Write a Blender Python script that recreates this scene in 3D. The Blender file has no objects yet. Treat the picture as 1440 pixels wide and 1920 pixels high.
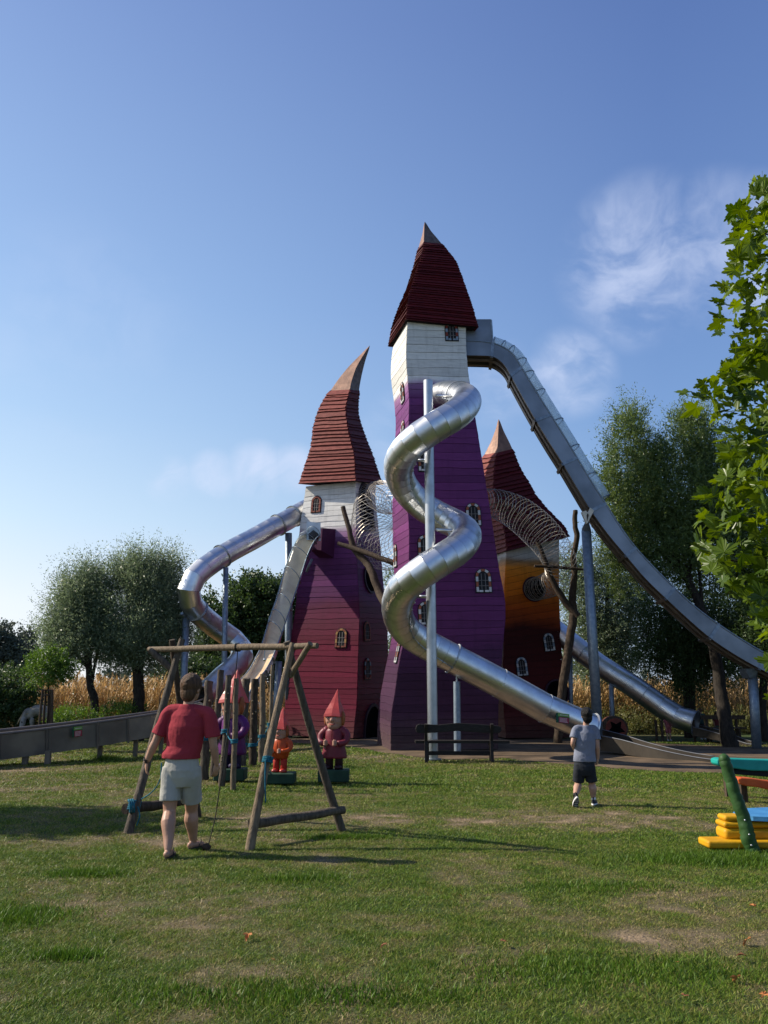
import bpy, bmesh, math, random
import numpy as np
from mathutils import Vector, Matrix, noise as mnoise

random.seed(7); rng = np.random.default_rng(7)
R = math.radians
scene = bpy.context.scene
COL = scene.collection

# ------------------------------------------------------------------ camera, sky, sun, exposure
F, TH, H = 1500.0, R(12.8), 1.6            # focal length in photo pixels, upward tilt, eye height
cam_d = bpy.data.cameras.new('camera'); cam_d.sensor_fit = 'VERTICAL'
cam_d.sensor_height = 36.0; cam_d.sensor_width = 27.0; cam_d.lens = 36.0 * F / 1920.0
cam_d.clip_start = 0.1; cam_d.clip_end = 6000
cam = bpy.data.objects.new('camera', cam_d); COL.objects.link(cam)
cam.location = (0, 0, H); cam.rotation_euler = (R(90) + TH, 0, 0)
scene.camera = cam

SUN_EL = R(37); SUN_AZ = math.atan2(0.19, -0.98)     # to the left and a little beyond the towers
to_sun = Vector((math.cos(SUN_AZ) * math.cos(SUN_EL), math.sin(SUN_AZ) * math.cos(SUN_EL), math.sin(SUN_EL)))
sl = bpy.data.lights.new('sun', 'SUN'); sl.energy = 5.0; sl.angle = R(0.53); sl.color = (1.0, 0.91, 0.76)
so = bpy.data.objects.new('sun', sl); COL.objects.link(so)
so.rotation_euler = to_sun.to_track_quat('Z', 'Y').to_euler()

def pix_dir(x, y):
    dx, dz = (x - 720) / F, (960 - y) / F
    return Vector((dx, math.cos(TH) - dz * math.sin(TH), math.sin(TH) + dz * math.cos(TH)))

world = bpy.data.worlds.new('World'); scene.world = world; world.use_nodes = True
def build_world():
    nt = world.node_tree; nt.nodes.clear(); N = nt.nodes.new; L = nt.links.new
    out = N('ShaderNodeOutputWorld'); bg = N('ShaderNodeBackground'); bg.inputs['Strength'].default_value = 0.105
    sky = N('ShaderNodeTexSky'); sky.sky_type = 'NISHITA'; sky.sun_disc = False
    sky.sun_elevation = SUN_EL; sky.sun_rotation = R(90) - SUN_AZ
    sky.air_density = 1.0; sky.dust_density = 0.7; sky.ozone_density = 1.6; sky.altitude = 100
    tc = N('ShaderNodeTexCoord')
    nrm = N('ShaderNodeVectorMath'); nrm.operation = 'NORMALIZE'; L(tc.outputs['Generated'], nrm.inputs[0])
    warp = N('ShaderNodeTexNoise'); warp.inputs['Scale'].default_value = 4.0; warp.inputs['Detail'].default_value = 4
    L(nrm.outputs[0], warp.inputs['Vector'])
    wm = N('ShaderNodeVectorMath'); wm.operation = 'SCALE'; wm.inputs['Scale'].default_value = 0.22
    L(warp.outputs['Color'], wm.inputs[0])
    wa = N('ShaderNodeVectorMath'); wa.operation = 'ADD'; L(nrm.outputs[0], wa.inputs[0]); L(wm.outputs[0], wa.inputs[1])
    mp = N('ShaderNodeMapping'); mp.inputs['Scale'].default_value = (1.0, 1.0, 1.7); L(wa.outputs[0], mp.inputs[0])
    ns = N('ShaderNodeTexNoise'); ns.inputs['Scale'].default_value = 8.5; ns.inputs['Detail'].default_value = 8
    ns.inputs['Roughness'].default_value = 0.55; L(mp.outputs[0], ns.inputs['Vector'])
    rmp = N('ShaderNodeMapRange'); rmp.interpolation_type = 'SMOOTHSTEP'
    rmp.inputs[1].default_value = 0.36; rmp.inputs[2].default_value = 0.70; L(ns.outputs['Fac'], rmp.inputs[0])
    total = None
    # wisps of cloud: direction, angular reach, strength
    for (px_, py_, reach, s) in [(1205, 490, 6.2, .60), (1330, 470, 5.5, .5), (1180, 560, 4.0, .45), (1070, 700, 3.6, .65), (930, 720, 3.6, .4), (1400, 450, 4.5, .5),
                                 (480, 885, 2.6, .75), (400, 893, 2.2, .65), (550, 880, 2.2, .6), (320, 900, 2.0, .5), (760, 820, 4.0, .25), (1500, 480, 6, .55), (150, 640, 9, .10)]:
        d = pix_dir(px_, py_).normalized()
        dp = N('ShaderNodeVectorMath'); dp.operation = 'DOT_PRODUCT'; L(nrm.outputs[0], dp.inputs[0]); dp.inputs[1].default_value = d
        mr = N('ShaderNodeMapRange'); mr.interpolation_type = 'SMOOTHSTEP'
        mr.inputs[1].default_value = math.cos(R(reach)); mr.inputs[2].default_value = 1.0; mr.inputs[4].default_value = s
        L(dp.outputs['Value'], mr.inputs[0])
        if total is None: total = mr.outputs[0]
        else:
            mx = N('ShaderNodeMath'); mx.operation = 'MAXIMUM'; L(total, mx.inputs[0]); L(mr.outputs[0], mx.inputs[1]); total = mx.outputs[0]
    mul = N('ShaderNodeMath'); mul.operation = 'MULTIPLY'; L(total, mul.inputs[0]); L(rmp.outputs[0], mul.inputs[1])
    hs = N('ShaderNodeHueSaturation'); hs.inputs['Saturation'].default_value = 1.0; hs.inputs['Value'].default_value = 1.0
    L(sky.outputs[0], hs.inputs['Color'])
    tint = N('ShaderNodeMix'); tint.data_type = 'RGBA'; tint.blend_type = 'MULTIPLY'; tint.inputs[0].default_value = 1.0
    tint.inputs[7].default_value = (1.12, 0.98, 1.02, 1); L(hs.outputs[0], tint.inputs[6])
    # the pale, slightly hazy late-summer air: paler low down and towards the sun
    sep = N('ShaderNodeSeparateXYZ'); L(nrm.outputs[0], sep.inputs[0])
    def ramp(stops):
        cr = N('ShaderNodeValToRGB'); L(sep.outputs['Z'], cr.inputs[0]); el = cr.color_ramp.elements; cr.color_ramp.interpolation = 'B_SPLINE' if False else 'EASE'
        cr.color_ramp.interpolation = 'LINEAR'
        el[0].position = stops[0][0]; el[0].color = (*stops[0][1], 1); el[1].position = stops[-1][0]; el[1].color = (*stops[-1][1], 1)
        for p, c in stops[1:-1]: e = el.new(p); e.color = (*c, 1)
        return cr.outputs[0]
    rl = ramp([(0, (1.0, 1.03, 1.06)), (.1, (.93, 1.0, 1.06)), (.2, (.70, .90, 1.05)), (.32, (.50, .73, 1.0)), (.45, (.38, .60, .94)), (.7, (.25, .40, .76)), (1, (.11, .20, .46))])
    rr_ = ramp([(0, (.50, .65, .86)), (.1, (.38, .56, .83)), (.2, (.25, .44, .75)), (.32, (.20, .37, .70)), (.45, (.16, .30, .63)), (.7, (.10, .19, .48)), (1, (.08, .15, .40))])
    dsn = N('ShaderNodeVectorMath'); dsn.operation = 'DOT_PRODUCT'; L(nrm.outputs[0], dsn.inputs[0]); dsn.inputs[1].default_value = Vector((to_sun.x, to_sun.y, 0)).normalized()
    dm = N('ShaderNodeMapRange'); dm.inputs[1].default_value = -.15; dm.inputs[2].default_value = .65; L(dsn.outputs['Value'], dm.inputs[0])
    air = N('ShaderNodeMix'); air.data_type = 'RGBA'; L(dm.outputs[0], air.inputs[0]); L(rr_, air.inputs[6]); L(rl, air.inputs[7])
    sc_ = N('ShaderNodeVectorMath'); sc_.operation = 'SCALE'; sc_.inputs['Scale'].default_value = 6.5; L(air.outputs[2], sc_.inputs[0])
    both = N('ShaderNodeMix'); both.data_type = 'RGBA'; both.inputs[0].default_value = .82; L(tint.outputs[2], both.inputs[6]); L(sc_.outputs[0], both.inputs[7])
    mix = N('ShaderNodeMix'); mix.data_type = 'RGBA'; L(mul.outputs[0], mix.inputs[0]); L(both.outputs[2], mix.inputs[6])
    mix.inputs[7].default_value = (4.9, 5.4, 6.8, 1)
    L(mix.outputs[2], bg.inputs['Color']); L(bg.outputs[0], out.inputs[0])
build_world()
vs = scene.view_settings; vs.view_transform = 'Standard'; vs.look = 'None'; vs.exposure = 0.55; vs.gamma = 1.0; vs.use_curve_mapping = False
scene.cycles.max_bounces = 8; scene.cycles.transparent_max_bounces = 12

# ------------------------------------------------------------------ photo pixel <-> place helpers
def at(x, y, Y):
    d = pix_dir(x, y); s = Y / d.y
    return Vector((d.x * s, Y, H + d.z * s))
def gnd(x, y):
    d = pix_dir(x, y); s = -H / d.z
    return Vector((d.x * s, d.y * s, 0))
def to_px(p):
    v = p - Vector((0, 0, H)); dep = v.y * math.cos(TH) + v.z * math.sin(TH); up = -v.y * math.sin(TH) + v.z * math.cos(TH)
    return 720 + F * v.x / dep, 960 - F * up / dep
def mpp(Y): return Y / F          # metres per photo pixel, near enough

# ------------------------------------------------------------------ numpy value noise
_T = rng.random((256, 256))
def vnoise(x, y, s=0):
    x = np.asarray(x, float) + 1000 + s * 17.3; y = np.asarray(y, float) + 1000 + s * 9.1
    xi = np.floor(x).astype(int); yi = np.floor(y).astype(int); fx = x - xi; fy = y - yi
    fx = fx * fx * (3 - 2 * fx); fy = fy * fy * (3 - 2 * fy)
    g = lambda a, b: _T[a & 255, b & 255]
    return (g(xi, yi) * (1 - fx) + g(xi + 1, yi) * fx) * (1 - fy) + (g(xi, yi + 1) * (1 - fx) + g(xi + 1, yi + 1) * fx) * fy
def fbm(x, y, f, o=4, s=0):
    t = 0; a = .5
    for k in range(o): t = t + a * vnoise(x * f, y * f, s + k * 3); f *= 2.03; a *= .5
    return t / (1 - .5 ** o)

# ------------------------------------------------------------------ materials
def new_mat(name):
    m = bpy.data.materials.new(name); m.use_nodes = True
    return m, m.node_tree, m.node_tree.nodes['Principled BSDF']
def M(name, c1, c2=None, scale=6, rough=.6, metal=0, bump=0, stretch=(1, 1, 1), rnd=0, detail=5, bscale=None, spec=.22, lo=.35, hi=.65):
    m, nt, b = new_mat(name); N = nt.nodes.new; L = nt.links.new
    c2 = c2 or tuple(k * .8 for k in c1)
    if min(c1) < .33 and metal < .5: c1, c2 = tuple(k * .72 for k in c1), tuple(k * .72 for k in c2)
    tc = N('ShaderNodeTexCoord'); mp = N('ShaderNodeMapping'); mp.inputs['Scale'].default_value = stretch; L(tc.outputs['Object'], mp.inputs[0])
    ns = N('ShaderNodeTexNoise'); ns.inputs['Scale'].default_value = scale; ns.inputs['Detail'].default_value = detail; L(mp.outputs[0], ns.inputs['Vector'])
    r = N('ShaderNodeMapRange'); r.inputs[1].default_value = lo; r.inputs[2].default_value = hi; L(ns.outputs['Fac'], r.inputs[0])
    mx = N('ShaderNodeMix'); mx.data_type = 'RGBA'; mx.inputs[6].default_value = (*c1, 1); mx.inputs[7].default_value = (*c2, 1); L(r.outputs[0], mx.inputs[0])
    col = mx.outputs[2]
    if rnd:
        oi = N('ShaderNodeObjectInfo'); rr = N('ShaderNodeMapRange'); rr.inputs[3].default_value = 1 - rnd; rr.inputs[4].default_value = 1 + rnd * .5
        L(oi.outputs['Random'], rr.inputs[0])
        hv = N('ShaderNodeHueSaturation'); L(rr.outputs[0], hv.inputs['Value']); L(col, hv.inputs['Color']); col = hv.outputs[0]
    L(col, b.inputs['Base Color']); b.inputs['Metallic'].default_value = metal
    rg = N('ShaderNodeMapRange'); rg.inputs[3].default_value = max(.02, rough - .09); rg.inputs[4].default_value = min(1, rough + .09); L(ns.outputs['Fac'], rg.inputs[0])
    L(rg.outputs[0], b.inputs['Roughness']); b.inputs['Specular IOR Level'].default_value = spec
    if bump:
        n2 = N('ShaderNodeTexNoise'); n2.inputs['Scale'].default_value = bscale or scale * 4; n2.inputs['Detail'].default_value = 5; L(mp.outputs[0], n2.inputs['Vector'])
        bp = N('ShaderNodeBump'); bp.inputs['Strength'].default_value = bump; bp.inputs['Distance'].default_value = .02
        L(n2.outputs['Fac'], bp.inputs['Height']); L(bp.outputs[0], b.inputs['Normal'])
    return m

def paint_gradient(name, stops, rough=.6):
    """sprayed paint that changes colour with height; stops = [(z, rgb)] bottom to top"""
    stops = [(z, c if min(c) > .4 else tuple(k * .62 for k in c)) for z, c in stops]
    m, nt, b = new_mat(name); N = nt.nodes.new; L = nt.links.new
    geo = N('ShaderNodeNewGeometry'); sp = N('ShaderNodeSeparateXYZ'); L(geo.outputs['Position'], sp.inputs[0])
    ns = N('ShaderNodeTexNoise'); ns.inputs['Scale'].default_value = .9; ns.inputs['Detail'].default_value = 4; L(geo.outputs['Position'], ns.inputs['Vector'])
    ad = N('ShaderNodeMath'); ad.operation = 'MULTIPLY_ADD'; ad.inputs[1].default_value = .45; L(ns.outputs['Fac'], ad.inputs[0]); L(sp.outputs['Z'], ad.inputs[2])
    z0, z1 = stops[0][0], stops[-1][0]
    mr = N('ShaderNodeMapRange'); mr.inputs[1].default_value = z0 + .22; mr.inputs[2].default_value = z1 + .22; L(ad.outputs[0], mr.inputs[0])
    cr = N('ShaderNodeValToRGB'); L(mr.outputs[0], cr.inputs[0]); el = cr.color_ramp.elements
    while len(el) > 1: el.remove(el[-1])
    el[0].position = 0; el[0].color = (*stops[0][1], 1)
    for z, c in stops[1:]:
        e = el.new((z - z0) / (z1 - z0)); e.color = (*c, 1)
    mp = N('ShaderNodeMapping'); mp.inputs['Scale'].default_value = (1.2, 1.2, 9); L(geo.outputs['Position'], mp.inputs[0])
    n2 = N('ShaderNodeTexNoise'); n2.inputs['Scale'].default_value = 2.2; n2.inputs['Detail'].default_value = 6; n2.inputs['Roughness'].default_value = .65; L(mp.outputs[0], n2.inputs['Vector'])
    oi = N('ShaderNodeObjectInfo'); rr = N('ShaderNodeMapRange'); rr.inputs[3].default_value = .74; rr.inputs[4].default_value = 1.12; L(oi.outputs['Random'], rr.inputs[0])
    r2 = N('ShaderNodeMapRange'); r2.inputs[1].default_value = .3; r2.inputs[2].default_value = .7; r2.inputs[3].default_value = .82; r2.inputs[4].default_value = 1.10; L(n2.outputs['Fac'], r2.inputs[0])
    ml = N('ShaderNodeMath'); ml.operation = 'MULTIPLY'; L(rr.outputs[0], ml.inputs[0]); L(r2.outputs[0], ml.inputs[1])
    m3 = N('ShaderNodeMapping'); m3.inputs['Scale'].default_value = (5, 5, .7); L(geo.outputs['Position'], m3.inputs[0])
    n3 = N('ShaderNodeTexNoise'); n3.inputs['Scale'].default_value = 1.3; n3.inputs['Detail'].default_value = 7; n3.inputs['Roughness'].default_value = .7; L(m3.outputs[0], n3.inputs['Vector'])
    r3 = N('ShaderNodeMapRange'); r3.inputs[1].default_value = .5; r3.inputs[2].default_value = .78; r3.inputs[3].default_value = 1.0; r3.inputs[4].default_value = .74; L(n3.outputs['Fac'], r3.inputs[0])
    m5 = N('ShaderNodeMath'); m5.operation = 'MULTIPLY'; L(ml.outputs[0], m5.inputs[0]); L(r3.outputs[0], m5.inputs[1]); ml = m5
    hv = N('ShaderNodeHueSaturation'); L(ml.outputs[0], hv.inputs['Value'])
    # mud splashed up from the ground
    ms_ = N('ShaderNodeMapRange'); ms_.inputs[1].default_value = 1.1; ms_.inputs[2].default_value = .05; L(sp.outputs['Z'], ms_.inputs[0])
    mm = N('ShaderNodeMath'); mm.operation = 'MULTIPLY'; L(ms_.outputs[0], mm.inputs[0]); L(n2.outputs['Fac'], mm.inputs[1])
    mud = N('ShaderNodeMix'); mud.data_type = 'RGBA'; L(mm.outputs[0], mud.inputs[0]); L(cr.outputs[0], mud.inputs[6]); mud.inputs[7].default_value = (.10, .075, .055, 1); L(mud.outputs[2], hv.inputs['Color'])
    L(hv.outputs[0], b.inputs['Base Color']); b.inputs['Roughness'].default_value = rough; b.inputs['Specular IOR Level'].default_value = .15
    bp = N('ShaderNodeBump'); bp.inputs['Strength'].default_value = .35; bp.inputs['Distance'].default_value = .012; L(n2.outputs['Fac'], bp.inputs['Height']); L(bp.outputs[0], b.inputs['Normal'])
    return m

def leaf_mat(name, c1, c2, trans=.35, rough=.5, vary='pos', scale=1.2, per_object=False):
    m, nt, b = new_mat(name); N = nt.nodes.new; L = nt.links.new
    g = N('ShaderNodeNewGeometry')
    ns = N('ShaderNodeTexNoise'); ns.inputs['Scale'].default_value = scale; ns.inputs['Detail'].default_value = 3; L(g.outputs['Position'], ns.inputs['Vector'])
    oi = g.outputs['Random Per Island']
    if per_object:
        ob = N('ShaderNodeObjectInfo'); sm_ = N('ShaderNodeMath'); L(g.outputs['Random Per Island'], sm_.inputs[0]); L(ob.outputs['Random'], sm_.inputs[1]); fr_ = N('ShaderNodeMath'); fr_.operation = 'FRACT'; L(sm_.outputs[0], fr_.inputs[0]); oi = fr_.outputs[0]
    ad = N('ShaderNodeMath'); ad.operation = 'ADD'; L(ns.outputs['Fac'], ad.inputs[0]); L(oi, ad.inputs[1])
    mr = N('ShaderNodeMapRange'); mr.inputs[1].default_value = .35; mr.inputs[2].default_value = 1.4; L(ad.outputs[0], mr.inputs[0])
    mx = N('ShaderNodeMix'); mx.data_type = 'RGBA'; mx.inputs[6].default_value = (*c1, 1); mx.inputs[7].default_value = (*c2, 1); L(mr.outputs[0], mx.inputs[0])
    L(mx.outputs[2], b.inputs['Base Color']); b.inputs['Roughness'].default_value = rough; b.inputs['Specular IOR Level'].default_value = .35
    tr = N('ShaderNodeBsdfTranslucent'); hv = N('ShaderNodeHueSaturation'); hv.inputs['Value'].default_value = 1.5; hv.inputs['Hue'].default_value = .485; hv.inputs['Saturation'].default_value = 1.15
    L(mx.outputs[2], hv.inputs['Color']); L(hv.outputs[0], tr.inputs[0])
    ms = N('ShaderNodeMixShader'); ms.inputs[0].default_value = trans; L(b.outputs[0], ms.inputs[1]); L(tr.outputs[0], ms.inputs[2])
    L(ms.outputs[0], nt.nodes['Material Output'].inputs[0])
    return m

def clear_plastic(name, lo=.16, hi=.48):
    m, nt, b = new_mat(name); N = nt.nodes.new; L = nt.links.new
    b.inputs['Base Color'].default_value = (.75, .85, .9, 1); b.inputs['Roughness'].default_value = .18
    ns = N('ShaderNodeTexNoise'); ns.inputs['Scale'].default_value = 3; ns.inputs['Detail'].default_value = 5
    tc = N('ShaderNodeTexCoord'); L(tc.outputs['Object'], ns.inputs['Vector'])
    mr = N('ShaderNodeMapRange'); mr.inputs[3].default_value = lo; mr.inputs[4].default_value = hi; L(ns.outputs['Fac'], mr.inputs[0])
    t = N('ShaderNodeBsdfTransparent'); t.inputs[0].default_value = (.93, .96, .97, 1)
    ms = N('ShaderNodeMixShader'); L(mr.outputs[0], ms.inputs[0]); L(t.outputs[0], ms.inputs[1]); L(b.outputs[0], ms.inputs[2])
    L(ms.outputs[0], nt.nodes['Material Output'].inputs[0])
    return m

def brushed(name, c=(.60, .61, .63), rough=.27):
    m, nt, b = new_mat(name); N = nt.nodes.new; L = nt.links.new
    tc = N('ShaderNodeTexCoord'); ns = N('ShaderNodeTexNoise'); ns.inputs['Scale'].default_value = 2.6; ns.inputs['Detail'].default_value = 7; ns.inputs['Roughness'].default_value = .6
    L(tc.outputs['Object'], ns.inputs['Vector'])
    rr = N('ShaderNodeMapRange'); rr.inputs[1].default_value = .25; rr.inputs[2].default_value = .75; rr.inputs[3].default_value = rough - .07; rr.inputs[4].default_value = rough + .13; L(ns.outputs['Fac'], rr.inputs[0])
    oi = N('ShaderNodeObjectInfo'); ro = N('ShaderNodeMapRange'); ro.inputs[3].default_value = -.04; ro.inputs[4].default_value = .05; L(oi.outputs['Random'], ro.inputs[0])
    ad = N('ShaderNodeMath'); L(rr.outputs[0], ad.inputs[0]); L(ro.outputs[0], ad.inputs[1]); L(ad.outputs[0], b.inputs['Roughness'])
    mx = N('ShaderNodeMix'); mx.data_type = 'RGBA'; mx.inputs[6].default_value = (*c, 1); mx.inputs[7].default_value = (*[k * .72 for k in c], 1)
    r3 = N('ShaderNodeMapRange'); r3.inputs[1].default_value = .4; r3.inputs[2].default_value = .75; L(ns.outputs['Fac'], r3.inputs[0]); L(r3.outputs[0], mx.inputs[0])
    L(mx.outputs[2], b.inputs['Base Color']); b.inputs['Metallic'].default_value = 1
    b.inputs['Anisotropic'].default_value = .35
    bp = N('ShaderNodeBump'); bp.inputs['Strength'].default_value = .04; L(ns.outputs['Fac'], bp.inputs['Height']); L(bp.outputs[0], b.inputs['Normal'])
    return m

STEEL = brushed('stainless_steel', (.68, .69, .70), .33); STEEL_DULL = brushed('dull_steel', (.42, .44, .47), .42); RIMGREY = M('rim_grey', (.22, .23, .26), rough=.6)
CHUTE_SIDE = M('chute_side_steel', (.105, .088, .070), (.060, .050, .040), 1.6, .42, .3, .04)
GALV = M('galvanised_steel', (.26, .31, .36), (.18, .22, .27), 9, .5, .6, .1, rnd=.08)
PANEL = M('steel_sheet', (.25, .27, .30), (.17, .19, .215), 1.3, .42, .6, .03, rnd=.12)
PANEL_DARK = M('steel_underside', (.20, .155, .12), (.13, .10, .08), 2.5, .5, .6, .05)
WEATHERED = M('weathered_trough_steel', (.235, .205, .165), (.15, .13, .108), 2.0, .45, .3, .05, rnd=.1)
LOG = M('peeled_log', (.30, .225, .145), (.165, .12, .08), 5, .8, 0, .6, (6, 6, 1.2), .12, bscale=16)
LOG_GREY = M('grey_log', (.17, .135, .10), (.08, .062, .046), 5, .85, 0, .6, (6, 6, 1.2), .12, bscale=16)
LOG_DARK = M('dark_log', (.115, .08, .055), (.055, .038, .026), 5, .85, 0, .6, (6, 6, 1.2), .1, bscale=16)
BARK = M('bark', (.055, .044, .034), (.026, .021, .017), 6, .9, 0, .8, (3, 3, 1), .05)
BENCHW = M('dark_bench_wood', (.035, .028, .024), (.02, .016, .014), 8, .6, 0, .3, (1, 6, 6))
BLACK = M('dark_opening', (.006, .006, .007), (.003, .003, .004), 4, .9, spec=.02)
CORE = M('dark_timber', (.035, .022, .03), (.02, .012, .018), 4, .9)
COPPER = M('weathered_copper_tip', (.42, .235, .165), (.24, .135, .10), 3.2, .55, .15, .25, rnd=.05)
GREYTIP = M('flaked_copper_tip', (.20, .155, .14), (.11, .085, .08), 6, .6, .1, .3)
ROOF_R = M('sunlit_red_roof_board', (.30, .068, .056), (.17, .038, .034), 5, .75, 0, .3, (1, 1, 5), .22)  # lighter copy for sunward roof faces, sunlight put into the colour
ROOF_D = M('dark_and_shaded_roof_board', (.150, .010, .013), (.085, .006, .008), 5, .7, 0, .3, (1, 1, 5), .2)  # main roof's own red; painted shade on the other two roofs
ROOF_P = M('sunlit_faded_roof_board', (.40, .11, .085), (.22, .045, .04), 5, .75, 0, .3, (1, 1, 5), .25)  # faded boards, with sunlight also put into the colour of sunward faces
F_WHITE = M('white_block', (.56, .55, .55)); F_ORANGE = M('orange_block', (.42, .13, .07)); F_RED = M('red_block', (.30, .06, .04))
F_BLUE = M('blue_grey_block', (.30, .38, .48)); F_BLACK = M('black_outline', (.02, .018, .02)); F_YEL = M('ochre_block', (.50, .27, .10))
F_CORAL = M('coral_block', (.30, .09, .06))
BAR = M('window_bar', (.30, .28, .28), rough=.5)
CLEAR = clear_plastic('clear_cover'); CLEAR2 = clear_plastic('clear_hood', .01, .08)
WIRE = M('mesh_wire', (.44, .41, .37), (.30, .27, .24), 5, .4, .75)
ROPE_B = M('blue_rope', (.02, .22, .32), (.015, .13, .2), 40, .8, 0, .5)
ROPE_D = M('dark_rope', (.03, .025, .02), rough=.85)

# ------------------------------------------------------------------ object helpers
def tag(o, label=None, cat=None, group=None, kind=None):
    if label: o['label'] = label
    if cat: o['category'] = cat
    if group: o['group'] = group
    if kind: o['kind'] = kind
    return o
def thing(name, label, cat, loc, group=None):
    o = bpy.data.objects.new(name, None); COL.objects.link(o); o.location = loc; o.empty_display_size = .2
    return tag(o, label, cat, group)
def root_of(p):
    while p.parent: p = p.parent
    return p

class MB:
    def __init__(s): s.v = []; s.f = []
    def add(s, v, f):
        n = len(s.v); s.v += [Vector(q) for q in v]; s.f += [tuple(n + i for i in g) for g in f]; return s
    def box(s, c, d, rot=None, taper=None):
        x, y, z = d[0] / 2, d[1] / 2, d[2] / 2; vs_ = []
        for k in range(8):
            q = Vector(((x if k & 1 else -x), (y if k & 2 else -y), (z if k & 4 else -z)))
            if taper and k & 4: q.x *= taper; q.y *= taper
            vs_.append((rot @ q if rot else q) + Vector(c))
        return s.add(vs_, [(0, 2, 3, 1), (4, 5, 7, 6), (0, 1, 5, 4), (2, 6, 7, 3), (0, 4, 6, 2), (1, 3, 7, 5)])
    def hexa(s, a): # 8 points: bottom 4 then top 4, same order
        return s.add(a, [(3, 2, 1, 0), (4, 5, 6, 7), (0, 1, 5, 4), (1, 2, 6, 5), (2, 3, 7, 6), (3, 0, 4, 7)])
    def tube(s, pts, rad, n=10, cap=True, wob=0, flat=None):
        pts = [Vector(p) for p in pts]; k = len(pts); rad = list(rad) if hasattr(rad, '__len__') else [rad] * k
        T = [(pts[min(i + 1, k - 1)] - pts[max(i - 1, 0)]).normalized() for i in range(k)]
        u = T[0].orthogonal().normalized(); rings = []
        for i in range(k):
            u = (u - T[i] * u.dot(T[i])).normalized(); w = T[i].cross(u)
            for j in range(n):
                a = 2 * math.pi * j / n; r = rad[i] * (1 + (random.random() - .5) * wob)
                rings.append(pts[i] + (u * math.cos(a) + w * math.sin(a)) * r)
        f = [(i * n + j, i * n + (j + 1) % n, (i + 1) * n + (j + 1) % n, (i + 1) * n + j) for i in range(k - 1) for j in range(n)]
        if cap: f += [tuple(reversed(range(n))), tuple((k - 1) * n + j for j in range(n))]
        return s.add(rings, f)
    def ball(s, c, r, nu=12, nv=8, rot=None):
        r = (r, r, r) if not hasattr(r, '__len__') else r; v = []; c = Vector(c)
        for i in range(nv + 1):
            p = math.pi * i / nv
            for j in range(nu):
                a = 2 * math.pi * j / nu
                q = Vector((r[0] * math.sin(p) * math.cos(a), r[1] * math.sin(p) * math.sin(a), r[2] * math.cos(p)))
                v.append((rot @ q if rot else q) + c)
        return s.add(v, [(i * nu + j, (i + 1) * nu + j, (i + 1) * nu + (j + 1) % nu, i * nu + (j + 1) % nu) for i in range(nv) for j in range(nu)])
    def rings(s, rs, cap=True):
        n = len(rs[0]); v = [q for r_ in rs for q in r_]
        f = [(i * n + j, i * n + (j + 1) % n, (i + 1) * n + (j + 1) % n, (i + 1) * n + j) for i in range(len(rs) - 1) for j in range(n)]
        if cap: f += [tuple(reversed(range(n))), tuple((len(rs) - 1) * n + j for j in range(n))]
        return s.add(v, f)
    def oval(s, secs, n=20, yaw=0):
        """loft of ellipses (centre, rx, ry)"""
        rs = []
        for (c, rx, ry) in secs:
            c = Vector(c); rs.append([c + Matrix.Rotation(yaw, 3, 'Z') @ Vector((rx * math.cos(2 * math.pi * j / n), ry * math.sin(2 * math.pi * j / n), 0)) for j in range(n)])
        return s.rings(rs)
    def mesh(s, name, off, smooth):
        me = bpy.data.meshes.new(name); me.from_pydata([tuple(q - off) for q in s.v], [], s.f); me.update()
        if smooth: me.shade_smooth()
        return me
    def build(s, name, mat, parent=None, smooth=False, kind=None, label=None, base=None):
        if parent is not None: off = root_of(parent).location
        else: off = Vector(base) if base is not None else Vector((0, 0, 0))
        me = s.mesh(name, off, smooth); o = bpy.data.objects.new(name, me); COL.objects.link(o); me.materials.append(mat)
        if parent is not None: o.parent = parent
        else: o.location = off
        if kind: o['kind'] = kind
        if label: o['label'] = label
        return o
def fix_normals(o):
    bm = bmesh.new(); bm.from_mesh(o.data); bmesh.ops.recalc_face_normals(bm, faces=bm.faces); bm.to_mesh(o.data); bm.free()
def np_mesh(name, V, faces_n, Fc, mat, parent=None, smooth=False, base=None, attrs=None):
    """fast mesh: V (n,3); Fc flat vertex index array, all faces with faces_n corners"""
    off = np.array(root_of(parent).location if parent is not None else (base if base is not None else (0, 0, 0)))
    V = V - off
    me = bpy.data.meshes.new(name); me.vertices.add(len(V)); me.vertices.foreach_set('co', V.astype(np.float32).ravel())
    nf = len(Fc) // faces_n; me.loops.add(len(Fc)); me.loops.foreach_set('vertex_index', Fc.astype(np.int32)); me.polygons.add(nf)
    me.polygons.foreach_set('loop_start', (np.arange(nf) * faces_n).astype(np.int32)); me.update(calc_edges=True)
    if attrs:
        for k, a in attrs.items():
            at_ = me.attributes.new(k, 'FLOAT', 'POINT'); at_.data.foreach_set('value', a.astype(np.float32))
    if smooth: me.shade_smooth()
    me.materials.append(mat); o = bpy.data.objects.new(name, me); COL.objects.link(o)
    if parent is not None: o.parent = parent
    elif base is not None: o.location = base
    return o
def catmull(P, n):
    P = [Vector(p) for p in P]; out = []
    for i in range(len(P) - 1):
        a, b, c, d = P[max(i - 1, 0)], P[i], P[i + 1], P[min(i + 2, len(P) - 1)]
        for k in range(n):
            t = k / n
            out.append(.5 * ((2 * b) + (c - a) * t + (2 * a - 5 * b + 4 * c - d) * t * t + (3 * b - a - 3 * c + d) * t ** 3))
    out.append(P[-1]); return out
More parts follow.
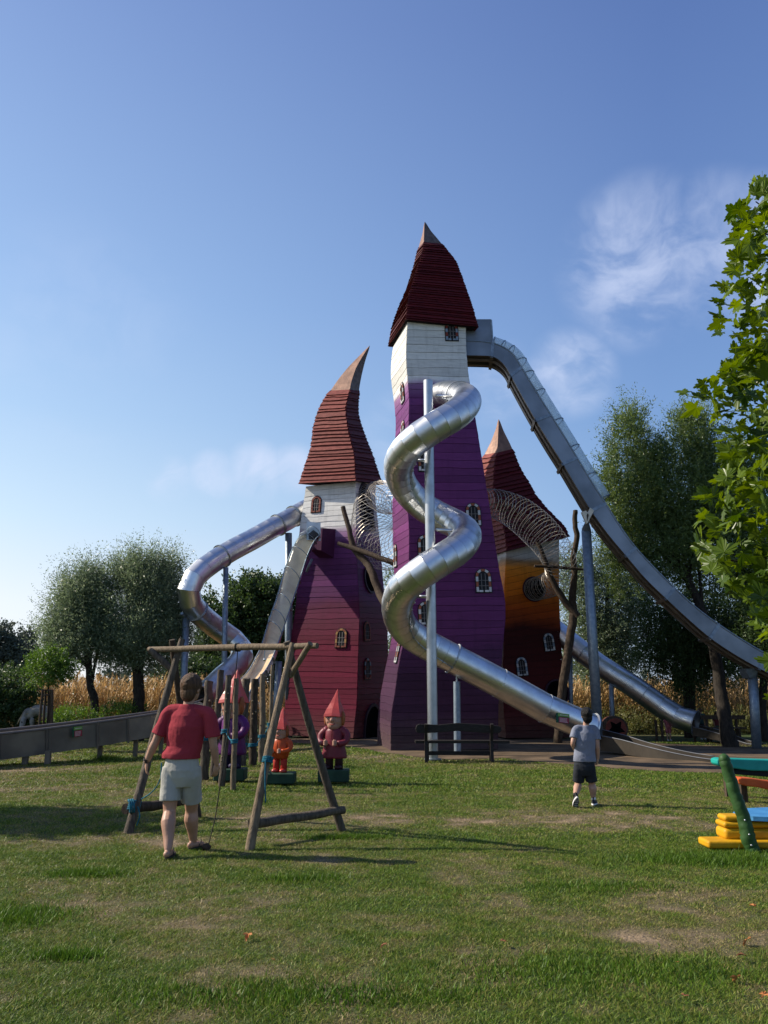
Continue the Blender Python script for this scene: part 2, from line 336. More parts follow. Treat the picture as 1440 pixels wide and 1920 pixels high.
def resample(P, step):
    L = [0]
    for a, b in zip(P, P[1:]): L.append(L[-1] + (b - a).length)
    n = max(1, round(L[-1] / step)); out = []; j = 0
    for k in range(n + 1):
        s = L[-1] * k / n
        while j < len(P) - 2 and L[j + 1] < s: j += 1
        t = (s - L[j]) / max(1e-9, L[j + 1] - L[j]); out.append(P[j].lerp(P[j + 1], min(1, max(0, t))))
    return out

# ------------------------------------------------------------------ ground
def dry_field(x, y):
    """0 lush .. 1 bare; worn places sit where people walk"""
    d = .20 + 1.1 * (fbm(x, y, .6, 4, 1) - .5) + 1.05 * (fbm(x, y, 2.6, 4, 5) - .5) + .75 * (fbm(x, y, 9, 3, 8) - .5)
    for (px_, py_, rx, ry, a) in WORN:
        c = gnd(px_, py_); e = ((x - c.x) / rx) ** 2 + ((y - c.y) / ry) ** 2
        d = d + a * .72 * np.exp(-e * .9) * (.15 + 1.7 * fbm(x, y, 2.4, 4, 9) ** 1.5)
    return np.clip(d, 0, 1.15)
WORN = [(960, 1535, 2.6, .65, .75), (840, 1550, 1.5, .5, .5), (1250, 1545, 1.8, .5, .5), (640, 1618, .55, .22, .85), (350, 1575, .9, .35, .75), (520, 1540, .9, .5, .55),
        (80, 1480, 1.6, .7, .8), (250, 1465, 2.5, .7, .5), (200, 1440, 3, .9, .45), (1240, 1700, .9, .5, .65), (1230, 1770, .8, .3, .75), (430, 1680, .8, .35, .5), (340, 1740, .9, .4, .4),
        (780, 1420, 2.6, 1.6, .7), (1000, 1440, 3, .8, .3), (180, 1650, .7, .3, .4), (120, 1800, 1.0, .4, .3), (1380, 1880, .6, .3, .3), (700, 1850, .8, .2, .3), (1150, 1480, 2, .6, .25), (560, 1400, 2, 1, .3),
        (165, 1640, .35, .15, -1.0), (580, 1650, .4, .15, -.6), (1370, 1610, .9, .45, -1.2), (1050, 1665, .7, .3, -.5), (0, 1730, .5, .3, -.9), (650, 1570, .5, .2, -.7), (1150, 1450, 2.5, .8, -.3), (700, 1470, 2.5, 1.2, -.35), (520, 1640, 1, .3, -.3)]
def turf_material(name, blades):
    m, nt, b = new_mat(name); N = nt.nodes.new; L = nt.links.new
    a = N('ShaderNodeAttribute'); a.attribute_name = 'dry'
    g = N('ShaderNodeNewGeometry'); ns = N('ShaderNodeTexNoise'); ns.inputs['Scale'].default_value = 30 if not blades else 3; ns.inputs['Detail'].default_value = 6
    L(g.outputs['Position'], ns.inputs['Vector'])
    ad = N('ShaderNodeMath'); ad.operation = 'MULTIPLY_ADD'; ad.inputs[1].default_value = .5 if not blades else .35; L(ns.outputs['Fac'], ad.inputs[0]); L(a.outputs['Fac'], ad.inputs[2])
    last = ad.outputs[0]
    if blades:
        a2 = N('ShaderNodeAttribute'); a2.attribute_name = 'rnd'
        ad2 = N('ShaderNodeMath'); ad2.operation = 'MULTIPLY_ADD'; ad2.inputs[1].default_value = .8; L(a2.outputs['Fac'], ad2.inputs[0]); L(last, ad2.inputs[2]); last = ad2.outputs[0]
    mr = N('ShaderNodeMapRange'); mr.inputs[1].default_value = .15; mr.inputs[2].default_value = 1.65 if blades else 1.4; L(last, mr.inputs[0])
    cr = N('ShaderNodeValToRGB'); L(mr.outputs[0], cr.inputs[0]); el = cr.color_ramp.elements
    if blades: st = [(0, (.048, .110, .008)), (.25, (.098, .162, .013)), (.45, (.155, .190, .027)), (.62, (.205, .190, .050)), (.8, (.26, .20, .090)), (1, (.34, .255, .135))]
    else: st = [(0, (.024, .048, .008)), (.3, (.044, .064, .016)), (.5, (.075, .074, .030)), (.7, (.12, .095, .055)), (.85, (.19, .14, .088)), (1, (.26, .185, .12))]
    el[0].position = st[0][0]; el[0].color = (*st[0][1], 1); el[1].position = 1; el[1].color = (*st[-1][1], 1)
    for p, c in st[1:-1]: e = el.new(p); e.color = (*c, 1)
    src = cr.outputs[0]
    if blades:
        hv = N('ShaderNodeHueSaturation'); vr = N('ShaderNodeMapRange'); wn = N('ShaderNodeTexWhiteNoise'); wn.noise_dimensions = '1D'; L(a2.outputs['Fac'], wn.inputs['W']); L(wn.outputs['Value'], vr.inputs[0])
        vr.inputs[3].default_value = .45; vr.inputs[4].default_value = 1.75; L(vr.outputs[0], hv.inputs['Value']); L(src, hv.inputs['Color']); src = hv.outputs[0]
    L(src, b.inputs['Base Color']); b.inputs['Roughness'].default_value = .5 if blades else .95; b.inputs['Specular IOR Level'].default_value = .25
    if blades:
        tr = N('ShaderNodeBsdfTranslucent'); L(src, tr.inputs[0]); ms = N('ShaderNodeMixShader'); ms.inputs[0].default_value = .3
        L(b.outputs[0], ms.inputs[1]); L(tr.outputs[0], ms.inputs[2]); L(ms.outputs[0], nt.nodes['Material Output'].inputs[0])
    else:
        bp = N('ShaderNodeBump'); bp.inputs['Strength'].default_value = .9; bp.inputs['Distance'].default_value = .03; L(ns.outputs['Fac'], bp.inputs['Height']); L(bp.outputs[0], b.inputs['Normal'])
    return m
TURF = turf_material('turf_soil', False); BLADES = turf_material('grass_blades', True)
FIELD = M('far_field', (.06, .07, .03), (.11, .10, .05), .15, .95)
DIRT = M('trodden_earth', (.200, .138, .085), (.085, .060, .038), 1.3, .95, 0, .6, detail=9, bscale=30)

def bumps(x, y): return .035 * (fbm(x, y, .35, 3, 20) - .5) + .018 * (fbm(x, y, 2.2, 2, 30) - .5)
def build_ground():
    v = [(-2500, -300, -.06), (2500, -300, -.06), (2500, 5000, -.06), (-2500, 5000, -.06)]
    tag(MB().add(v, [(0, 1, 2, 3)]).build('ground', FIELD), kind='structure')
    xs = np.concatenate([np.arange(-40, -10, .5), np.arange(-10, 10, .09), np.arange(10, 40.1, .5)])
    ys = np.concatenate([np.arange(-6, 3, .5), np.arange(3, 14, .08), np.arange(14, 30, .16), np.arange(30, 60.1, .6)])
    X, Y = np.meshgrid(xs, ys); Z = bumps(X, Y); V = np.stack([X, Y, Z], -1).reshape(-1, 3); nx = len(xs); ny = len(ys)
    i = (np.arange(ny - 1)[:, None] * nx + np.arange(nx - 1)[None, :]).ravel()
    Fc = np.stack([i, i + 1, i + nx + 1, i + nx], 1).ravel()
    tag(np_mesh('lawn', V, 4, Fc, TURF, smooth=True, attrs={'dry': dry_field(X, Y).ravel()}), kind='structure')
build_ground()
# trodden earth under the slides and round the towers
DP = [gnd(*p) for p in [(530, 1392), (640, 1398), (700, 1408), (760, 1419), (850, 1425), (950, 1423), (1000, 1428), (1080, 1435), (1150, 1441), (1240, 1446), (1340, 1450), (1440, 1458), (1560, 1468),
                        (1600, 1412), (1440, 1401), (1300, 1397), (1210, 1392), (1120, 1388), (1000, 1384), (800, 1381), (650, 1381), (540, 1384)]]
DPx = np.array([(p.x, p.y) for p in DP])
def in_dirt(x, y):
    x = np.asarray(x); y = np.asarray(y); wob = .55 * (fbm(x, y, .9, 3, 40) - .5); y = y + wob; c = np.zeros(x.shape, bool)
    for i in range(len(DPx)):
        (x0, y0), (x1, y1) = DPx[i], DPx[(i + 1) % len(DPx)]
        if y0 == y1: continue
        c ^= ((y0 > y) != (y1 > y)) & (x < (x1 - x0) * (y - y0) / (y1 - y0) + x0)
    return c
def build_dirt():
    xs = np.arange(-6, 15, .1); ys = np.arange(15, 36, .12)
    X, Y = np.meshgrid(xs, ys); m = in_dirt(X, Y); idx = -np.ones(X.shape, int)
    q = m[:-1, :-1] & m[1:, :-1] & m[:-1, 1:] & m[1:, 1:]; nx = len(xs)
    j, i = np.nonzero(q); a = j * nx + i; F0 = np.stack([a, a + 1, a + nx + 1, a + nx], 1)
    used, inv = np.unique(F0.ravel(), return_inverse=True)
    V = np.stack([X.ravel()[used], Y.ravel()[used], (bumps(X, Y).ravel()[used]) + .006], 1)
    tag(np_mesh('dirt_path', V, 4, inv, DIRT, smooth=True), kind='structure')
build_dirt()

def build_grass():
    VS, DR, RN = [], [], []
    def patch(y0, y1, dens, h, w, seed):
        g = np.random.default_rng(seed); half = .56 * y1 + .6
        n = int(dens * (y1 - y0) * 2 * half); x = g.uniform(-half, half, n); y = g.uniform(y0, y1, n)
        keep = (np.abs(x) < .52 * y + .4); x, y = x[keep], y[keep]
        d = dry_field(x, y); cl = fbm(x, y, 7, 2, 60); keep = (g.random(len(x)) < np.clip(1.25 - .85 * d, .34, 1)) & ~in_dirt(x, y)
        x, y, d, cl = x[keep], y[keep], d[keep], cl[keep]; n = len(x)
        hh = h * g.uniform(.5, 1.35, n) * np.clip(1.12 - .6 * d, .45, 1.15) * (.6 + .8 * cl); ww = w * g.uniform(.7, 1.3, n)
        z = bumps(x, y) - .004; a = g.uniform(0, 6.283, n); ln = g.uniform(.2, 2.2, n); b = g.uniform(0, 6.283, n)
        p = np.stack([x, y, z], 1); t = np.stack([np.cos(a), np.sin(a), 0 * a], 1) * ww[:, None]
        tip = p + np.stack([np.cos(b) * ln * hh, np.sin(b) * ln * hh, hh], 1)
        VS.append(np.stack([p - t, p + t, tip], 1).reshape(-1, 3)); DR.append(np.repeat(d, 3)); RN.append(np.repeat(g.random(n), 3))
    patch(3.6, 6.5, 15000, .020, .0030, 1); patch(6.5, 9.5, 9000, .021, .0038, 2); patch(9.5, 14, 4000, .024, .0055, 3); patch(14, 20, 1500, .032, .009, 4); patch(20, 28, 450, .04, .014, 5)
    # lusher tufts
    g = np.random.default_rng(77)
    for (px_, py_, rx, ry, n, h) in [(165, 1640, .28, .13, 2200, .045), (1370, 1612, .8, .28, 6500, .06), (640, 1572, .45, .1, 1800, .05), (1120, 1665, .6, .2, 1500, .035), (10, 1720, .4, .25, 2500, .05),
                                     (120, 1795, .2, .1, 500, .06), (1130, 1825, .9, .3, 2500, .04), (560, 1870, 1.0, .2, 2500, .04), (200, 1425, .3, .15, 500, .16), (560, 1650, .3, .1, 700, .055), (430, 1435, .5, .15, 600, .08)]:
        c = gnd(px_, py_); x = c.x + g.normal(0, rx * .55, n); y = c.y + g.normal(0, ry * .55, n); d = np.zeros(n) - .05
        hh = h * g.uniform(.4, 1.2, n); a = g.uniform(0, 6.283, n); ln = g.uniform(.1, 1., n); b = g.uniform(0, 6.283, n); p = np.stack([x, y, bumps(x, y)], 1)
        t = np.stack([np.cos(a), np.sin(a), 0 * a], 1) * .005; tip = p + np.stack([np.cos(b) * ln * hh, np.sin(b) * ln * hh, hh], 1)
        VS.append(np.stack([p - t, p + t, tip], 1).reshape(-1, 3)); DR.append(np.repeat(d, 3)); RN.append(np.repeat(g.random(n) * .5, 3))
    V = np.concatenate(VS); o = np_mesh('grass', V, 3, np.arange(len(V)), BLADES, attrs={'dry': np.concatenate(DR), 'rnd': np.concatenate(RN)})
    tag(o, 'short patchy lawn grass, green with dry brown worn places', 'grass', kind='stuff')
build_grass()

# ------------------------------------------------------------------ towers
class Edge:
    def __init__(s, pts, Yf):
        pts = sorted(pts, key=lambda p: -p[1]); s.ys = [p[1] for p in pts][::-1]; s.xs = [p[0] for p in pts][::-1]
        s.y0, s.y1 = pts[0][1], pts[-1][1]; s.Yf = Yf
    def __call__(s, t):
        y = s.y0 + (s.y1 - s.y0) * t; x = 0; k = 0
        for d in (-.022, -.011, 0, .011, .022):
            e = min(abs(t), abs(1 - t), .022) / .022 if 0 < t < 1 else 0
            x += float(np.interp(y + d * e * (s.y1 - s.y0), s.ys, s.xs)); k += 1
        return at(x / k, y, s.Yf(t))
def lin(tab): return lambda t: float(np.interp(t, [a for a, b in tab], [b for a, b in tab]))

class Quad:
    """a four-cornered twisted shaft: left, front, right corners from the photo, the back corner completes the square"""
    def __init__(s, L, C, Rr): s.L, s.C, s.R = L, C, Rr
    def corners(s, t):
        l, c, r = s.L(t), s.C(t), s.R(t); b = l + r - c; return [l, c, r, b]
    def face(s, k, t, u, ta=None, tb=None):
        return s.corners(t)[k].lerp(s.corners(t)[(k + 1) % 4], u)

def boards(q, k, T, parent, name, mat, out0, out1, thick, gap, wob, nseg=3, ext=0.0):
    """lay boards on face k of shaft q between the joints T (list of t); out0/out1 = how proud the lower / upper edge stands"""
    cs = {}
    def cor(t):
        t = max(0.0, min(1.0, t)); key = round(t, 5)
        if key not in cs: cs[key] = q.corners(t)
        return cs[key]
    hgt = (cor(1)[k] - cor(0)[k]).length
    n = len(T); J = []
    for i, t in enumerate(T):
        a = 0 if i in (0, n - 1) else wob
        amp = [random.uniform(-a, a) for _ in range(nseg + 1)]; J.append([t + m_ for m_ in amp])
    for i in range(n - 1):
        mb = MB(); pr = random.uniform(.85, 1.2); sec = []
        for j in range(nseg + 1):
            u = j / nseg; t0 = J[i][j] + gap / hgt / 2; t1 = J[i + 1][j] - gap / hgt / 2
            e = 0
            if j == 0: e = -ext * random.uniform(.5, 1.2)
            if j == nseg: e = ext * random.uniform(.5, 1.2)
            row = []
            for (t, o_) in ((t0, out0), (t1, out1)):
                c = cor(t); A, B = c[k], c[(k + 1) % 4]; cen = (c[0] + c[1] + c[2] + c[3]) / 4
                d = (B - A); d.normalize(); nn = Vector((d.y, -d.x, 0)).normalized()
                if nn.dot((A + B) / 2 - cen) < 0: nn = -nn
                P = A.lerp(B, u) + d * e; row += [P + nn * (o_ * pr), P + nn * (o_ * pr - thick)]
            sec.append(row)
        for s_ in sec: mb.v += [s_[0], s_[2], s_[3], s_[1]]
        for j in range(nseg):
            a = j * 4; b = a + 4
            for m_ in range(4): mb.f.append((a + m_, b + m_, b + (m_ + 1) % 4, a + (m_ + 1) % 4))
        mb.f += [(0, 3, 2, 1), (nseg * 4, nseg * 4 + 1, nseg * 4 + 2, nseg * 4 + 3)]
        o = mb.build(name, mat, parent); fix_normals(o)

def joints(n, jit=.25):
    T = [0]
    for i in range(1, n): T.append((i + random.uniform(-jit, jit)) / n)
    return T + [1]
def core(q, parent, name, mat, inset, levels=36, t0=0, t1=1, cap=True):
    rs = []
    for i in range(levels + 1):
        c = q.corners(t0 + (t1 - t0) * i / levels); cen = (c[0] + c[1] + c[2] + c[3]) / 4
        rs.append([cen + (p - cen) * (1 - inset / max(.25, (p - cen).length)) for p in c])
    o = MB().rings(rs, cap).build(name, mat, parent); fix_normals(o); return o

def locate(q, k, px_, py_):
    best = None; t, u = .5, .5
    lo_t, hi_t, lo_u, hi_u = 0, 1, 0, 1
    for it in range(5):
        cand = []
        for a in np.linspace(lo_t, hi_t, 9):
            c = q.corners(float(a))
            for b_ in np.linspace(lo_u, hi_u, 9):
                x, y = to_px(c[k].lerp(c[(k + 1) % 4], float(b_))); cand.append(((x - px_) ** 2 + (y - py_) ** 2, float(a), float(b_)))
        e, t, u = min(cand); dt = (hi_t - lo_t) / 5; du = (hi_u - lo_u) / 5; lo_t, hi_t, lo_u, hi_u = max(0, t - dt), min(1, t + dt), max(0, u - du), min(1, u + du)
    c = q.corners(t); P = c[k].lerp(c[(k + 1) % 4], u); d = (c[(k + 1) % 4] - c[k]).normalized()
    c2 = q.corners(min(1, t + .03)); c1 = q.corners(max(0, t - .03)); up = (c2[k].lerp(c2[(k + 1) % 4], u) - c1[k].lerp(c1[(k + 1) % 4], u)).normalized()
    nn = d.cross(up).normalized(); cen = (c[0] + c[1] + c[2] + c[3]) / 4
    if nn.dot(P - cen) < 0: nn = -nn
    up = (up - d * up.dot(d)).normalized()
    return P, d, up, nn

def window(q, k, px_, py_, w, h, parent, cols, ring=.072, label=None):
    w, h = w * random.uniform(.86, .95), h * random.uniform(.88, .96)
    """arched opening with a painted block surround: window > frame_block, window_bar"""
    P, d, up, nn = locate(q, k, px_, py_)
    loc = lambda x, y, z=0: P + d * x + up * y + nn * z
    def arch(wi, lo, hi, n=10):  # outline from lower left up and round to lower right
        r = wi / 2; pts = [(-r, lo)]
        for i in range(n + 1):
            a = math.pi - math.pi * i / n; pts.append((r * math.cos(a), hi - r + r * math.sin(a)))
        return pts + [(r, lo)]
    # black backing slab, proud of the boards
    out = arch(w + .05, -h / 2 - .025, h / 2 + .025); mb = MB()
    z0, z1 = -.04, .055
    mb.rings([[loc(x, y, z0) for x, y in out], [loc(x, y, z1) for x, y in out]]); o = mb.build('window', F_BLACK, parent); fix_normals(o)
    if label: o['label'] = label
    ri = w / 2 - ring; r = w / 2; hi = h / 2; lo = -h / 2; spring = hi - r
    def block(pts, m, zz=.075):
        b = MB(); b.rings([[loc(x, y, .045) for x, y in pts], [loc(x, y, zz) for x, y in pts]]); ob = b.build('frame_block', m, o); fix_normals(ob)
    ci = 0; nb = 3; gh = .014
    for s_ in (-1, 1):
        for i in range(nb):
            a = lo + (spring - lo) * i / nb + gh / 2; b_ = lo + (spring - lo) * (i + 1) / nb - gh / 2
            x0, x1 = s_ * ri, s_ * r
            block([(x0, a), (x1, a), (x1, b_), (x0, b_)], cols[(i + (1 if s_ > 0 else 0) * 0) % len(cols)])
    na = 5
    for i in range(na):
        a0 = math.pi * i / na + .03; a1 = math.pi * (i + 1) / na - .03; pts = []
        for j in range(4): a = a0 + (a1 - a0) * j / 3; pts.append((r * math.cos(a), spring + r * math.sin(a)))
        for j in range(4): a = a1 + (a0 - a1) * j / 3; pts.append((ri * math.cos(a), spring + ri * math.sin(a)))
        block(pts, cols[(i + 1) % len(cols)])
    block([(-ri + gh, lo), (-.03, lo), (-.03, lo + ring * .8), (-ri + gh, lo + ring * .8)], cols[0]); block([(.03, lo), (ri - gh, lo), (ri - gh, lo + ring * .8), (.03, lo + ring * .8)], cols[0])
    mb = MB()
    for x in (-ri * .38, ri * .38): mb.tube([loc(x, lo + ring, .062), loc(x, spring + ri * .6, .062)], .009, 5)
    for y in (lo + ring + (spring - lo) * .25, lo + ring + (spring - lo) * .6): mb.tube([loc(-ri, y, .062), loc(ri, y, .062)], .008, 5)
    mb.build('window_bar', BAR, o)
    return o

def tower(name, label, base, body, roof, nplank, nroof, paint, roofmats, tip_t, tipmats, W, wobble=.0014):
    t = thing(name, label, 'tower', base)
    core(body, t, 'wall', CORE, .07)
    wall = [c for c in t.children if c.name.startswith('wall')][0]
    for k in range(4): boards(body, k, joints(nplank, .13), wall, 'plank', paint, .028, .022, .07, .009, wobble, 4, .012)
    rf = core(roof, t, 'roof', CORE, .06, 30, 0, 1)
    for k in range(4):
        T = [a * tip_t for a in joints(nroof, .28)]
        boards(roof, k, T, rf, 'roof_board', roofmats[k], .075 if nroof < 30 else .055, .012, .04, -.02, .0034 if nroof < 30 else .0016, 3, .04)
    # smooth metal-clad tip
    rs = []
    for k in range(4):
        mb = MB(); row0, row1 = [], []
        for i in range(13):
            tt = tip_t - .012 + (1 - tip_t + .012) * i / 12; c = roof.corners(min(1, tt)); cen = sum(c, Vector()) / 4
            g = 1.0 + .02 / max(.03, (c[k] - cen).length) if i < 12 else 1
            row0.append(cen + (c[k] - cen) * g); row1.append(cen + (c[(k + 1) % 4] - cen) * g)
        mb.add(row0 + row1, [(i, 13 + i, 14 + i, i + 1) for i in range(12)])
        mb.build('roof_tip', tipmats[k], rf, smooth=False)
    # soffit
    c = roof.corners(0.0); MB().add([p + Vector((0, 0, .02)) for p in c], [(0, 1, 2, 3)]).build('soffit', CORE, rf)
    return t

# --- main (tallest) tower
wM = lin([(0, 3.25), (.25, 3.0), (.6, 2.55), (.85, 2.1), (1, 1.95)])
YCm = lambda t: 25.6 - wM(t) / 2
mL = Edge([(738.6, 649), (733.6, 684), (734.7, 717), (740, 750), (744, 794), (741, 860), (737, 937), (737.6, 997), (741, 1100), (738, 1190), (727, 1238), (713, 1311), (709, 1360), (709, 1395)], lambda t: YCm(t) + .97 * wM(t))
mC = Edge([(765, 603), (762, 652), (762.7, 684), (765.3, 717), (768.6, 750), (767.5, 783), (765, 860), (764.3, 947), (768.3, 987), (768, 1046), (770, 1123), (758, 1206), (750, 1238), (742.7, 1290), (739, 1317), (734.4, 1338), (734, 1408)], YCm)
mR = Edge([(872, 606), (872.5, 662), (878, 713), (890, 783), (898, 836), (908, 898), (917.6, 957), (927, 1020), (935, 1073), (944.8, 1117), (946.9, 1152), (941.7, 1206), (939.6, 1240), (933, 1311), (932, 1404)], lambda t: YCm(t) + .13 * wM(t))
mainQ = Quad(mL, mC, mR)
wMr = lin([(0, 2.35), (.3, 1.95), (.6, 1.4), (.8, .8), (.9, .38), (1, .02)])
YCr = lambda t: 25.62 - wMr(t) / 2
rL = Edge([(730, 649), (734.7, 619), (745.6, 584), (763, 544), (776, 503), (782, 479), (787, 459), (792.7, 439), (796.4, 416)], lambda t: YCr(t) + .97 * wMr(t))
rC = Edge([(762, 600), (765, 575), (768.6, 551), (781.7, 509), (791.6, 477), (795, 458), (795.5, 439), (796.4, 415.5)], YCr)
rR = Edge([(894, 613), (883.5, 575), (870, 535.6), (855, 494), (848, 483), (833, 464.5), (820, 448), (807, 433), (796.8, 416)], lambda t: YCr(t) + .13 * wMr(t))
mainRoof = Quad(rL, rC, rR)
zf = lambda y, Y: at(720, y, Y).z
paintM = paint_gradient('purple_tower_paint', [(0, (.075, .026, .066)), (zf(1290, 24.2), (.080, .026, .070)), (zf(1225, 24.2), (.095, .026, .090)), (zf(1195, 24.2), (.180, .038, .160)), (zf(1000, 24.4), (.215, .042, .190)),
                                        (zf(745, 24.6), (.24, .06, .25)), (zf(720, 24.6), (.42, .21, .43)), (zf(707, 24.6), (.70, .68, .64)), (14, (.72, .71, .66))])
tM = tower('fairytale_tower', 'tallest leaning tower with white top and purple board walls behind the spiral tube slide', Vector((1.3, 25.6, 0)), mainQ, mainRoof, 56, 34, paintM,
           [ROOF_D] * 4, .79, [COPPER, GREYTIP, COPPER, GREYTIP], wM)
WB = [F_WHITE, F_ORANGE]
for (k, x, y, w, h) in [(1, 846, 623, .46, .66), (0, 758, 736, .46, .72), (0, 751, 806, .46, .72), (1, 797, 864, .5, .78), (1, 887, 966, .5, .78), (1, 797, 1026, .5, .78), (0, 744.5, 1043, .5, .8), (1, 905.5, 1090, .5, .76),
                        (1, 798, 1151, .5, .76), (0, 750, 1221, .5, .8)]:
    window(mainQ, k, x, y, w, h, tM, [F_BLUE, F_RED] if (x, y) == (846, 623) else WB)

# --- left tower
wL = lin([(0, 3.05), (.4, 2.85), (.8, 2.3), (1, 2.15)])
YCl = lambda t: 31.6 - wL(t) * .62
lL = Edge([(575, 912), (568.4, 957), (564, 981), (562.5, 1000), (560, 1080), (555, 1147), (547, 1190), (540, 1260), (535, 1330), (532, 1379)], lambda t: YCl(t) + .46 * wL(t))
lC = Edge([(666.4, 903), (667, 968), (668, 1030), (671, 1100), (673, 1130), (673.7, 1155), (671, 1235), (669, 1315), (662, 1384)], YCl)
lR = Edge([(703, 908), (703, 940), (712, 1022), (717, 1087), (725, 1165), (727, 1237), (728, 1311), (727, 1381)], lambda t: YCl(t) + .88 * wL(t))
leftQ = Quad(lL, lC, lR)
wLr = lin([(0, 2.6), (.25, 2.2), (.45, 1.9), (.62, 1.35), (.75, .8), (.88, .45), (1, .02)])
YClr = lambda t: 31.5 - wLr(t) * .62
lrL = Edge([(563, 907), (573, 876), (583.8, 843), (587, 826), (589, 804), (594.7, 780), (600, 767), (610, 747), (624, 727.5), (636, 710), (653.8, 688), (675.6, 666), (692.8, 648.5)], lambda t: YClr(t) + .46 * wLr(t))
lrC = Edge([(666, 902), (665, 870), (661.4, 843.5), (656, 824), (651.6, 802), (648, 780), (647.5, 765), (650.5, 749), (654.9, 734), (658, 716.6), (667, 690), (678, 670.6), (693, 648)], YClr)
lrR = Edge([(716, 908), (708.5, 889), (697.5, 854), (684.4, 821.6), (673.4, 791), (669, 771), (671, 745), (673.5, 723), (677.8, 701), (684.4, 675), (693.4, 648.5)], lambda t: YClr(t) + .88 * wLr(t))
leftRoof = Quad(lrL, lrC, lrR)
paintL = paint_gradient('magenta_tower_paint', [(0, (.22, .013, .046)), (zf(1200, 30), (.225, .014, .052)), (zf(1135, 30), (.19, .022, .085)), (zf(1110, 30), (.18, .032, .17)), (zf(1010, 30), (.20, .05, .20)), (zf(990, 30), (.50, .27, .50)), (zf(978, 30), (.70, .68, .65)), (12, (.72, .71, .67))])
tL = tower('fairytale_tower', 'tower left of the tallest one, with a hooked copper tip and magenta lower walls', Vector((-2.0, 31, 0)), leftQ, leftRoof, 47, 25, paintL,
           [ROOF_R, ROOF_D, ROOF_D, ROOF_R], .675, [COPPER, GREYTIP, COPPER, COPPER], wL, .003)  # lit and shaded roof faces get lighter and darker board colours
window(leftQ, 0, 594, 946, .46, .74, tL, [F_CORAL, F_RED]); window(leftQ, 0, 641, 1197, .5, .78, tL, [F_CORAL, F_YEL])
window(leftQ, 1, 686, 1183, .6, .8, tL, [F_RED, F_CORAL]); window(leftQ, 1, 687, 1254, .6, .8, tL, [F_RED, F_BLUE])
# --- right tower
wR = lin([(0, 2.9), (.5, 2.7), (1, 2.45)])
YCq = lambda t: 31.0 - wR(t) * .45
qL = Edge([(918, 1036), (915, 1077), (912, 1119), (912, 1217), (914, 1320), (918, 1379)], lambda t: YCq(t) + .93 * wR(t))
qC = Edge([(950, 1034), (947.8, 1077), (945.6, 1119), (947, 1130), (945, 1217), (943.7, 1243), (944.8, 1320), (950, 1384)], YCq)
qR = Edge([(1047, 1008), (1047, 1110), (1047.6, 1130), (1050.9, 1217), (1057, 1252), (1063, 1318), (1067, 1383)], lambda t: YCq(t) + .3 * wR(t))
rightQ = Quad(qL, qC, qR)
wRr = lin([(0, 2.75), (.4, 1.6), (.7, .85), (.85, .45), (1, .02)])
YCqr = lambda t: 31.0 - wRr(t) * .45
qrL = Edge([(908, 1046), (905, 1000), (899, 950), (896, 900), (903.6, 865), (910.6, 849.7), (921.6, 828), (931.4, 801.6), (934.6, 786.5)], lambda t: YCqr(t) + .93 * wRr(t))
qrC = Edge([(951, 1033), (950, 1018), (945.6, 994), (939, 970), (931.4, 948), (926.4, 922), (925.3, 900), (927, 873.8), (931, 854), (932.5, 843), (934.7, 803.7), (935, 786)], YCqr)
qrR = Edge([(1065, 1006), (1057, 987.5), (1039.7, 970), (1020, 950), (1002.5, 928.5), (989.4, 904), (971.9, 876), (961, 845), (954.4, 830), (943.4, 808), (935.4, 786.5)], lambda t: YCqr(t) + .3 * wRr(t))
rightRoof = Quad(qrL, qrC, qrR)
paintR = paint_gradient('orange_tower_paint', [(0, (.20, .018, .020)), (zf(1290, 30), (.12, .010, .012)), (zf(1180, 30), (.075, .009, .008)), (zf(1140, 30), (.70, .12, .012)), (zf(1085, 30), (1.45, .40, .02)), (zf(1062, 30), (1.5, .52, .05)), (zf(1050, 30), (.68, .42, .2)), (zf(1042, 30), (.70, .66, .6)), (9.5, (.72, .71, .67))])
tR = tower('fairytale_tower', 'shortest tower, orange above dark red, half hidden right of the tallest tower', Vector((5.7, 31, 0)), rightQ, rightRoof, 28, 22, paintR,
           [ROOF_P, ROOF_D, ROOF_D, ROOF_P], .745, [COPPER, COPPER, COPPER, COPPER], wR, .002)  # pale boards paint the sunlit roof faces, dark boards the shaded ones
window(rightQ, 1, 1028, 1204, .46, .7, tR, [F_WHITE, F_BLUE]); window(rightQ, 1, 977, 1250, .46, .72, tR, [F_WHITE, F_BLUE])
def hole(q, k, px_, py_, rx, ry, parent, name='tunnel_opening', arch=False):
    P, d, up, nn = locate(q, k, px_, py_); n = 24
    el = lambda g, z: [P + d * math.cos(2 * math.pi * i / n) * rx * g + up * math.sin(2 * math.pi * i / n) * ry * g + nn * z for i in range(n)]
    if arch: el = lambda g, z: [P + d * x * rx * g + up * y * ry * g + nn * z for x, y in [(-1, -1), (-1, 0)] + [(-math.cos(math.pi * i / 10), math.sin(math.pi * i / 10)) for i in range(1, 10)] + [(1, 0), (1, -1)]]
    mb = MB(); mb.rings([el(1, -.05), el(1, .06)]); o = mb.build(name, BLACK, parent); fix_normals(o)
    mb = MB(); a, b, c, e = el(1.14, .0), el(1.14, .09), el(1.0, .09), el(1.0, .0); mb.rings([a, b, c, e], False); r_ = mb.build('rim', M('rim_paint', (.05, .02, .04)), o); fix_normals(r_)
    return P, nn
hole(leftQ, 1, 692, 1087, .5, .48, tL); PL0, nL0 = hole(leftQ, 1, 684, 950, .6, .85, tL, 'doorway', True); hole(leftQ, 1, 696, 1363, .62, .75, tL, 'doorway', True)
PR0, nR0 = hole(rightQ, 1, 1000, 1105, .42, .42, tR); hole(rightQ, 1, 1043, 1300, .45, .45, tR)

